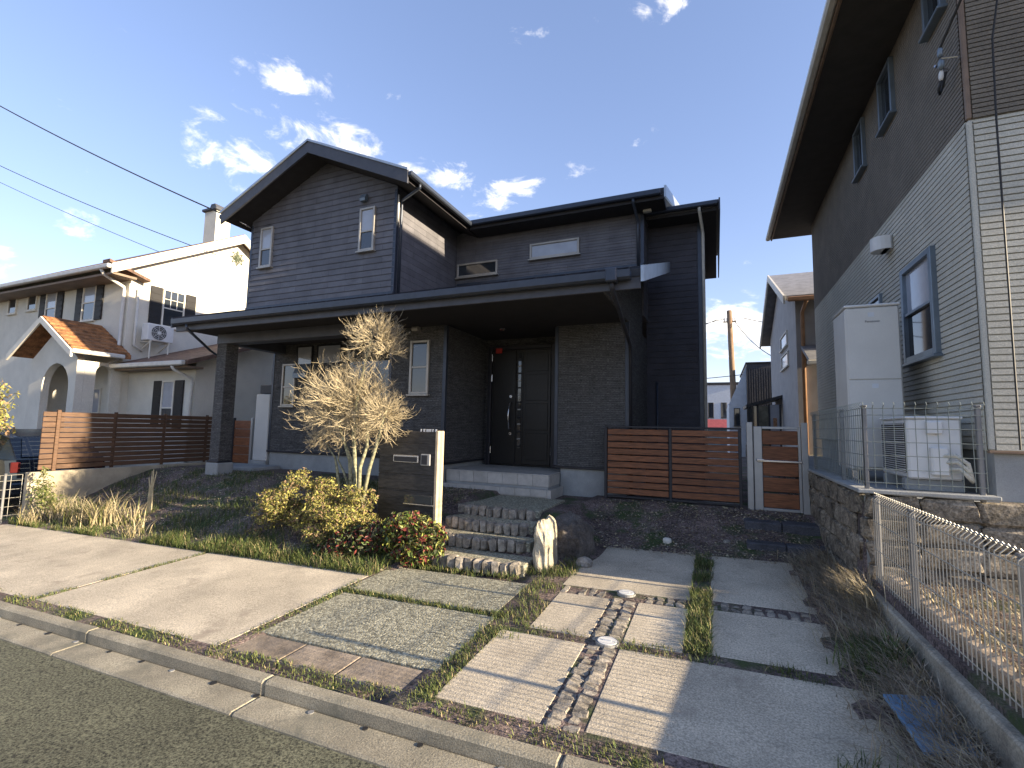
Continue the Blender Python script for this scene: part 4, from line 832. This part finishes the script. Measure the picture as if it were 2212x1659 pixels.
# bare ornamental tree: stems, then dense fans of fine twigs in rounded clumps
TR = thing('bare_tree', 'small bare ornamental tree with dense golden twigs beside the pillar', 'tree', (-4.75, 5.5, .45))
stems = [[(-4.72, 5.5, .3), (-4.76, 5.5, .95), (-4.83, 5.5, 1.45), (-4.78, 5.48, 1.95), (-4.7, 5.47, 2.25), (-4.66, 5.48, 2.5), (-4.58, 5.48, 2.8)],
         [(-4.7, 5.52, .3), (-4.7, 5.52, 1.0), (-4.62, 5.55, 1.3), (-4.66, 5.58, 1.7), (-4.78, 5.6, 2.3), (-4.82, 5.58, 2.5)],
         [(-4.65, 5.48, .3), (-4.48, 5.45, 1.0), (-4.33, 5.42, 1.4), (-4.27, 5.42, 1.65), (-4.2, 5.43, 1.85)],
         [(-4.78, 5.5, .3), (-4.82, 5.45, 1.1), (-4.98, 5.42, 1.5), (-5.15, 5.42, 1.85), (-5.28, 5.42, 2.15)],
         [(-4.95, 5.5, .3), (-5.07, 5.48, .95), (-5.1, 5.46, 1.12), (-5.3, 5.44, 1.35)],
         [(-4.8, 5.5, .6), (-4.95, 5.48, .93), (-5.06, 5.47, 1.1), (-5.02, 5.46, 1.25)]]
for i, s_ in enumerate(stems):
    n_ = len(s_); r0 = (.034, .03, .03, .032, .026, .02)[i]
    obj('trunk' if i == 0 else 'limb', MB().tube(s_, [r0*(1-.75*k/(n_-1)) for k in range(n_)], 8), barkd, TR, True)
clumps = [((-4.86, 5.5, 1.9), (.62, .5, .5), 520), ((-5.2, 5.48, 1.72), (.46, .42, .44), 320), ((-4.52, 5.5, 2.8), (.4, .36, .33), 260), ((-4.28, 5.5, 2.62), (.26, .26, .2), 90), ((-4.27, 5.44, 1.72), (.3, .32, .36), 230), ((-5.36, 5.46, 1.36), (.3, .26, .16), 120), ((-4.95, 5.5, 2.5), (.24, .24, .14), 70), ((-4.75, 5.5, 1.5), (.45, .4, .25), 150)]
tw = MB(); rt = random.Random(5)
def twig(p, d, L_, r, lvl):
    pts = [p]; q = Vector(p); dd = Vector(d)
    for k in range(3):
        dd = (dd+Vector((rt.gauss(0, .22), rt.gauss(0, .22), rt.gauss(.1, .2)))).normalized(); q = q+dd*L_/3; pts.append(q.copy())
    tw.tube(pts, [r, r*.8, r*.6, r*.3], 3, 0, False)
    if lvl > 0:
        for k in range(rt.randint(2, 4)):
            i_ = rt.choice((1, 2, 2, 3)); sd_ = (dd+Vector((rt.gauss(0, .6), rt.gauss(0, .6), rt.gauss(.15, .5)))).normalized(); twig(pts[i_], sd_, L_*rt.uniform(.4, .65), r*.65, lvl-1)
for c, e, n_ in clumps:
    for _ in range(n_):
        d = Vector((rt.gauss(0, 1), rt.gauss(0, 1), rt.gauss(.25, 1))).normalized(); k_ = rt.uniform(.15, .72)
        twig(Vector((c[0]+d.x*e[0]*k_, c[1]+d.y*e[1]*k_, c[2]+d.z*e[2]*k_)), d, min(e)*rt.uniform(.35, .75), .0042, 2 if rt.random() < .5 else 1)
stuff(obj('crown', tw, bark, TR)); TR.location += Vector((.12, -.16, 0))
# golden shrub and red-leaved shrub
def shrub(name, label, cat, ells, n, size, mats, seed, base, stems_n=30):
    t = thing(name, label, cat, base); obj('foliage', leaf_cloud(ells, n, size, len(mats), seed), mats, t)['kind'] = 'stuff'
    stuff(obj('stems', twigs_up(MB(), ells, stems_n, .006, seed), barkd, t)); return t
re_ = random.Random(3); e1 = []
for _ in range(75):
    x = re_.uniform(-6.0, -4.15); k_ = (x+5.0)/1.05; y = 5.12+re_.uniform(-.42, .3)*(1-.4*k_*k_); hz = .72-.16*k_*k_-.6*max(0, -(y-5.0))+re_.uniform(-.1, .1)
    z = hz-re_.random()**2*.5; r_ = re_.uniform(.07, .19); e1.append((x, y, max(z, gz0(x, y)+.05), r_*1.25, r_*1.1, r_*re_.uniform(.5, .9)))
e1 += [(-5.45, 5.2, .86, .12, .12, .12), (-5.6, 5.15, .8, .1, .1, .12)]
shrub('golden_shrub', 'yellow-green low clipped shrub spreading under the bare tree', 'shrub', e1, 15000, .021, leafs, 11, (-5.1, 5.15, .2), 90)
e2 = [(-3.45, 4.97, .36, .36, .3, .2), (-3.15, 4.9, .28, .25, .26, .2), (-3.3, 4.85, .15, .4, .25, .18), (-3.7, 4.95, .2, .25, .25, .22)]
shrub('red_leaf_shrub', 'low shrub of glossy green and red leaves at the foot of the pillar', 'shrub', e2, 3600, .034, leafr, 12, (-3.35, 4.95, 0), 40)
e3 = [(-4.1, 4.82, .12, .35, .3, .24), (-3.85, 4.85, .25, .22, .2, .2), (-4.35, 4.75, .05, .3, .25, .15)]
shrub('dark_shrub', 'dark red-brown shrub between the golden shrub and the driveway edge', 'shrub', e3, 1800, .03, [leafr[2], leafr[3], leafr[3], leafr[0]], 13, (-4.1, 4.82, -.05), 110)
e4 = [(-13.3, 4.3, 1.95, .8, .7, .55), (-13.9, 4.4, 1.6, .8, .7, .6), (-13.0, 4.3, 1.45, .6, .6, .45)]
bt = thing('garden_tree', 'bushy olive garden tree in front of the white house', 'tree', (-13.5, 4.35, -.26))
obj('trunk', MB().tube([(-13.5, 4.35, -.3), (-13.45, 4.32, .5), (-13.5, 4.3, 1.3), (-13.4, 4.3, 1.9)], [.08, .07, .05, .03], 8), barkd, bt, True)
stuff(obj('limbs', twigs_up(MB(), e4, 70, .014, 21, base=(-13.48, 4.33, .8)), barkd, bt)); stuff(obj('crown', leaf_cloud(e4, 5500, .042, 4, 22, .35), leafs, bt))

# grass, weeds and straw (uncountable)
def blade(b, x, y, z, h, lean, az, w, mi):
    dx, dy = math.cos(az), math.sin(az); px, py = -dy*w/2, dx*w/2; m1 = (x+dx*lean*.35, y+dy*lean*.35, z+h*.62); tp = (x+dx*lean, y+dy*lean, z+h)
    b.add([(x-px, y-py, z), (x+px, y+py, z), (m1[0]+px*.8, m1[1]+py*.8, m1[2]), (m1[0]-px*.8, m1[1]-py*.8, m1[2]), tp], [(0, 1, 2, 3), (3, 2, 4)], mi)
rg = random.Random(31)
def gz(x, y): return ground_z(x, y)-.006
gb = MB()
for _ in range(30000):                 # bank
    x, y = rg.uniform(-11.3, -3.5), 4.34+rg.random()**1.5*2.8
    dn = mn.noise(Vector((x*.9, y*1.3, 7)))+.6*mn.noise(Vector((x*2.6, y*2.6, 2)))-.06*(y-4.6)
    if dn < .02 and rg.random() > .12: continue
    h = rg.uniform(.03, .11)*(1+max(0, dn)); mi = 0 if rg.random() < .68 else (1 if rg.random() < .7 else 2)
    blade(gb, x, y, gz(x, y), h, h*rg.uniform(.2, 1.1), rg.uniform(0, 6.28), .006, mi)
for _ in range(5200):                  # thick green fringe along the slab edge
    x = rg.uniform(-7.4, -3.5); y = 4.42+abs(rg.gauss(0, .26)); h = rg.uniform(.05, .19)
    if mn.noise(Vector((x*1.7, y*2.2, 4))) < rg.uniform(-.35, .25): continue
    blade(gb, x, y, gz(x, y), h, h*rg.uniform(.3, 1.2), rg.uniform(0, 6.28), .007, 0 if rg.random() < .66 else (1 if rg.random() < .6 else 2))
stuff(obj('grass', gb, grassm))
gb = MB()
def strip(x0, x1, y0, y1, n, h0, h1, pm):
    for _ in range(n):
        x, y = rg.uniform(x0, x1), rg.uniform(y0, y1)
        if mn.noise(Vector((x*3.1, y*3.1, 5)))+.34 < rg.random()*.5: continue
        h = rg.uniform(h0, h1); r_ = rg.random(); mi = 0 if r_ < pm else (1 if r_ < .9 else 2)
        blade(gb, x, y, drive(x, y)-.006, h, h*rg.uniform(.2, 1.2), rg.uniform(0, 6.28), .0055, mi)
strip(-.255, -.06, 3.75, 6.4, 4200, .02, .09, .55); strip(-1.78, -1.42, 3.5, 5.5, 2300, .015, .075, .45); strip(-1.77, -1.6, 2.6, 3.7, 1300, .01, .045, .45)
strip(-1.6, .75, 3.65, 3.82, 1700, .01, .045, .45); strip(-11, .9, 2.48, 2.645, 9000, .008, .035, .42); strip(-3.545, -3.4, 2.6, 4.7, 1700, .008, .03, .5)
strip(-3.5, -1.7, 3.85, 3.95, 2200, .01, .04, .45); strip(-6.19, -6.11, 2.6, 4.4, 1300, .01, .04, .6); strip(-2.0, -1.5, 5.0, 5.8, 1200, .03, .12, .5); strip(.8, 1.1, 3.6, 3.9, 500, .04, .12, .9)
strip(-3.3, -1.95, 4.72, 4.9, 900, .02, .07, .4); strip(.5, 1.05, 2.5, 2.95, 700, .03, .1, .6)
for _ in range(900): x, y = .93+rg.gauss(0, .07), 3.95+rg.gauss(0, .1); h = rg.uniform(.06, .2); blade(gb, x, y, gz(x, y), h, h*.5, rg.uniform(0, 6.28), .01, 0)
stuff(obj('joint_weeds', gb, grassm))
gb = MB()
for _ in range(7500):                  # dead straw heap along the boundary kerb
    y = rg.uniform(2.55, 6.5); x = 1.13-abs(rg.gauss(0, .17)); 
    if x < .6: continue
    z = gz(x, y)+rg.random()*.06; h = rg.uniform(.02, .16); blade(gb, x, y, z, h, rg.uniform(.08, .28), rg.gauss(3.5, 1.1), .005, rg.choice((0, 1, 1, 2, 2)))
for _ in range(900): x, y = 1.1+rg.gauss(0, .06), 5.0+rg.gauss(0, .22); z = .12+rg.random()*.2; blade(gb, x, y, z, rg.uniform(.02, .18), rg.uniform(.05, .25), rg.gauss(3.6, .9), .005, rg.choice((0, 0, 2)))
for _ in range(2600): x, y = rg.uniform(1.32, 2.1), rg.uniform(2.6, 5.15); blade(gb, x, y, .36, rg.uniform(.01, .07), rg.uniform(.02, .1), rg.uniform(0, 6.28), .006, rg.choice((0, 0, 1)))
stuff(obj('dry_straw', gb, straw))
gb = MB()
for (cx, cy, n_, hh) in ((-10.6, 4.75, 130, .55), (-9.9, 4.7, 150, .5), (-9.3, 4.75, 170, .62), (-8.9, 4.9, 60, .45), (-10.9, 4.5, 90, .4), (-8.2, 4.6, 60, .3)):
    for _ in range(n_): x, y = cx+rg.gauss(0, .09), cy+rg.gauss(0, .08); h = hh*rg.uniform(.35, 1); blade(gb, x, y, gz(x, y), h, h*rg.uniform(.3, 1.3), rg.uniform(0, 6.28), .012, rg.choice((0, 0, 1, 2)))
stuff(obj('dry_weeds', gb, [straw[0], grassm[1], grassm[2]]))
gb = MB()
for _ in range(15000):                  # leaf litter and clods on bare soil
    if rg.random() < .8: x, y = rg.uniform(-11, -3.5), rg.uniform(4.5, 7.2)
    else: x, y = rg.uniform(-1.7, 1.1), rg.uniform(6.3, 7.7)
    s = rg.uniform(.008, .024); a = rg.uniform(0, 6.28); z = ground_z(x, y)+.008
    gb.add([(x+s*math.cos(a+k*1.57)*(1 if k % 2 else .5), y+s*math.sin(a+k*1.57)*(1 if k % 2 else .5), z+rg.uniform(-.004, .014)) for k in range(4)], [(0, 1, 2, 3)], rg.choice((0, 1, 2)))
stuff(obj('leaf_litter', gb, straw))
for (cx, cy, hh, lab) in ((-9.05, 5.25, .75, 'tall dead weed stalk standing on the bank before the slat fence'),):
    t = thing('dead_weed', lab, 'weed', (cx, cy, gz(cx, cy)))
    for k in range(5): obj('stalk', MB().tube([(cx+.03*k, cy, gz(cx, cy)), (cx+.035*k+rg.uniform(-.03, .03), cy, gz(cx, cy)+hh*.6), (cx+.03*k+rg.uniform(-.06, .06), cy, gz(cx, cy)+hh*rg.uniform(.7, 1))], [.012, .01, .006], 5), straw[0], t)
sap = thing('leafy_weed', 'upright leafy green weed growing beside the square-mesh fence', 'weed', (-10.95, 4.62, -.1))
stuff(obj('foliage', leaf_cloud([(-10.95, 4.62, .3, .2, .2, .32), (-10.75, 4.65, .15, .2, .2, .2), (-10.98, 4.62, .62, .07, .07, .14)], 900, .026, 3, 41, .2), [grassm[1], grassm[0], leafs[1]], sap)); obj('stem', MB().tube([(-10.95, 4.62, -.15), (-10.96, 4.62, .7)], [.012, .005], 6), barkd, sap)

# loose blue board at the right edge
bb_ = MB().cbox(-.12, .12, -.22, .22, -.012, .012, .004); o = tag(obj('plastic_board', bb_, bluep), 'loose blue plastic board lying tilted on straw by the kerb', 'board'); o.location = (.98, 3.24, .13); o.rotation_euler = (.1, -.12, .1)

# ---------------------------------------------------------------- things behind, between the houses
PO = thing('utility_pole', 'brown utility pole behind the gap between the two houses', 'utility pole', (.8, 26, 0))
obj('shaft', MB().tube([(.9, 26, -.5), (.69, 26, 7.7)], [.16, .12], 12), polem, PO, True)
obj('crossarm', MB().cbox(.4, 1.0, 25.95, 26.03, 7.1, 7.16, .01), polem, PO)
for x in (.45, .58, .82, .95): obj('insulator', MB().tube([(x, 26, 7.18), (x, 26, 7.34)], .035, 8), plast, PO)
def wire(label, a, c, sag, r=.012, n=14):
    a, c = Vector(a), Vector(c); pts = [a.lerp(c, i/n)-Vector((0, 0, 4*sag*(i/n)*(1-i/n))) for i in range(n+1)]; return tag(obj('overhead_cable', MB().tube(pts, r, 5), wirem), label, 'cable')
wire('upper cable running from the utility pole behind the charcoal house', (.45, 26, 7.3), (-9, 27, 6.6), .3, .018); wire('lower cable running from the utility pole behind the charcoal house', (.15, 26, 7.3), (-9, 28, 5.6), .4, .018)
wire('upper cable from the utility pole to the grey house', (1.25, 26, 7.3), (6, 24, 6.2), .25, .018); wire('sagging cable from the utility pole down to the grey house', (.95, 26, 7.1), (3.2, 23.2, 4.6), .5, .018)
wire('low cable strung across the utility pole', (-9, 26.2, 4.2), (3.6, 25.8, 4.7), .3, .018)
GH = thing('grey_house', 'pale grey house with small gable roof behind the ivory house', 'house', (5, 18, .5))
b = MB(); b.prism([(14.9, .3), (21.5, .3), (21.5, 5.3), (18.2, 6.8), (14.9, 5.3)], 'x', 2.05, 9); obj('wall', b, grey, GH)
b = MB(); b.prism([(14.4, 5.15), (18.2, 6.88), (18.2, 7.0), (14.4, 5.28)], 'x', 1.75, 9.2); b.prism([(18.2, 6.88), (22.0, 5.15), (22.0, 5.28), (18.2, 7.0)], 'x', 1.75, 9.2); gro = obj('roof', b, greyroof, GH)
b = MB(); b.prism([(14.36, 5.05), (18.2, 6.8), (18.2, 7.02), (14.36, 5.28)], 'x', 1.7, 1.748); b.prism([(18.2, 6.8), (22.04, 5.05), (22.04, 5.28), (18.2, 7.02)], 'x', 1.7, 1.748); obj('barge_board', b, whitetrim, gro)
win(GH, 16.5, 18.1, 4.3, 4.75, 2.05, 'x', -1, whitetrim, glasssky); win(GH, 16.4, 18.0, 3.65, 4.1, 2.05, 'x', -1, whitetrim, glasssky)
obj('gutter', MB().cbox(1.8, 9, 14.28, 14.38, 5.1, 5.22, .02), copper, gro); pipe(GH, [(2.25, 14.35, 5.15), (2.2, 14.8, 4.9), (2.2, 14.84, 4.8), (2.2, 14.84, .6)], .05, copper)
b = MB(); b.prism([(13.7, 3.35), (14.9, 3.9), (14.9, 4.0), (13.7, 3.45)], 'x', 2.15, 4); cnp = obj('canopy', b, greyroof, GH); obj('canopy_gutter', MB().cbox(2.1, 4, 13.6, 13.7, 3.3, 3.42, .02), whitetrim, cnp)
BR_ = thing('ribbed_building', 'black ribbed metal building beside the grey house', 'building', (2, 25, .3))
b = MB(); b.prism([(1.3, .3), (2.6, .3), (2.6, 4.72), (1.3, 4.72)], 'y', 24, 30); obj('wall', b, blackrib, BR_); rme = MB().box(-.025, .025, -.03, 0, .3, 4.5).mesh('rib', blackrib)
for k in range(13): inst('rib', rme, (1.32+k*.1, 24, 0), BR_)
obj('cap', MB().cbox(1.26, 2.64, 23.94, 30.04, 4.721, 4.78, .01), darkgr, BR_); b = MB(); b.prism([(.55, .3), (1.297, .3), (1.297, 4.6), (.55, 2.9)], 'y', 24.2, 30); obj('side_wing', b, palebl, BR_)
win(BR_, .75, 1.0, 1.9, 2.7, 24.2, fm=darkgr, fw=.03)
PB = thing('pale_building', 'pale two-storey building far behind the utility pole', 'building', (1, 42, .3))
obj('wall', MB().box(-1.5, 2.2, 41, 48, .3, 5.3), palebl, PB); obj('parapet', MB().cbox(-1.6, 2.3, 40.9, 48.1, 5.301, 5.5, .02), darkgr, PB)
for x in (.35, 1.35, -.6): win(PB, x, x+.42, 2.7, 3.9, 41, fm=darkgr, fw=.05)
RS = thing('red_roof_shed', 'low shed with red tiled roof far behind the houses', 'shed', (.4, 34, .3))
obj('wall', MB().box(-.8, 1.0, 34, 37, .3, 1.85), mat('shed_blue', (.12, .18, .22), .8, .1), RS); b = MB(); b.prism([(33.7, 1.85), (35.5, 2.45), (37.3, 1.85)], 'x', -.9, 1.1); obj('roof', b, redroof, RS)
SR = thing('sunroom', 'small glazed sunroom with dark frame in front of the ribbed building', 'sunroom', (1.6, 18.3, .5))
b = MB(); b.prism([(.95, 2.45), (2.3, 2.85), (2.3, 2.95), (.95, 2.55)], 'y', 18.2, 20.4); obj('roof', b, darkgr, SR)
for x in (1.0, 1.3, 1.65, 1.98): obj('post', MB().cbox(x-.03, x+.03, 18.28, 18.34, .3, 2.55, .005), darkgr, SR)
obj('pane', MB().box(1.03, 1.27, 18.3, 18.31, 1.1, 2.5), glass, SR); obj('pane', MB().box(1.33, 1.62, 18.3, 18.31, .6, 2.5), mat('sunroom_glass_olive', (.16, .16, .12), .2, .3, 4), SR); obj('pane', MB().box(1.68, 1.95, 18.3, 18.31, .6, 2.55), glasssky, SR)
tag(obj('hanging_towel', MB().cbox(1.75, 1.86, 18.1, 18.13, 1.75, 2.1, .01), mat('cloth_orange', (.5, .28, .15), .9, .3, 20)), 'orange cloth hanging in front of the glazed sunroom', 'cloth')

# overhead cables at upper left
def endp(u, v, y): d = ray(u, v); return Vector((0, 0, HC))+d*(y/d.y)
wire('thick overhead cable ending at the gable corner of the charcoal house', endp(-260, 75, 5.0), (-9.72, 7.02, 6.06), .25, .016, 20)
wire('thin overhead cable passing in front of the white chimney', endp(-260, 225, 7.0), (-14.6, 9.9, 6.9), .3, .013, 20); wire('thin overhead cable ending behind the white roof', endp(-260, 262, 8.0), (-18.5, 11.5, 7.6), .25, .011, 20)
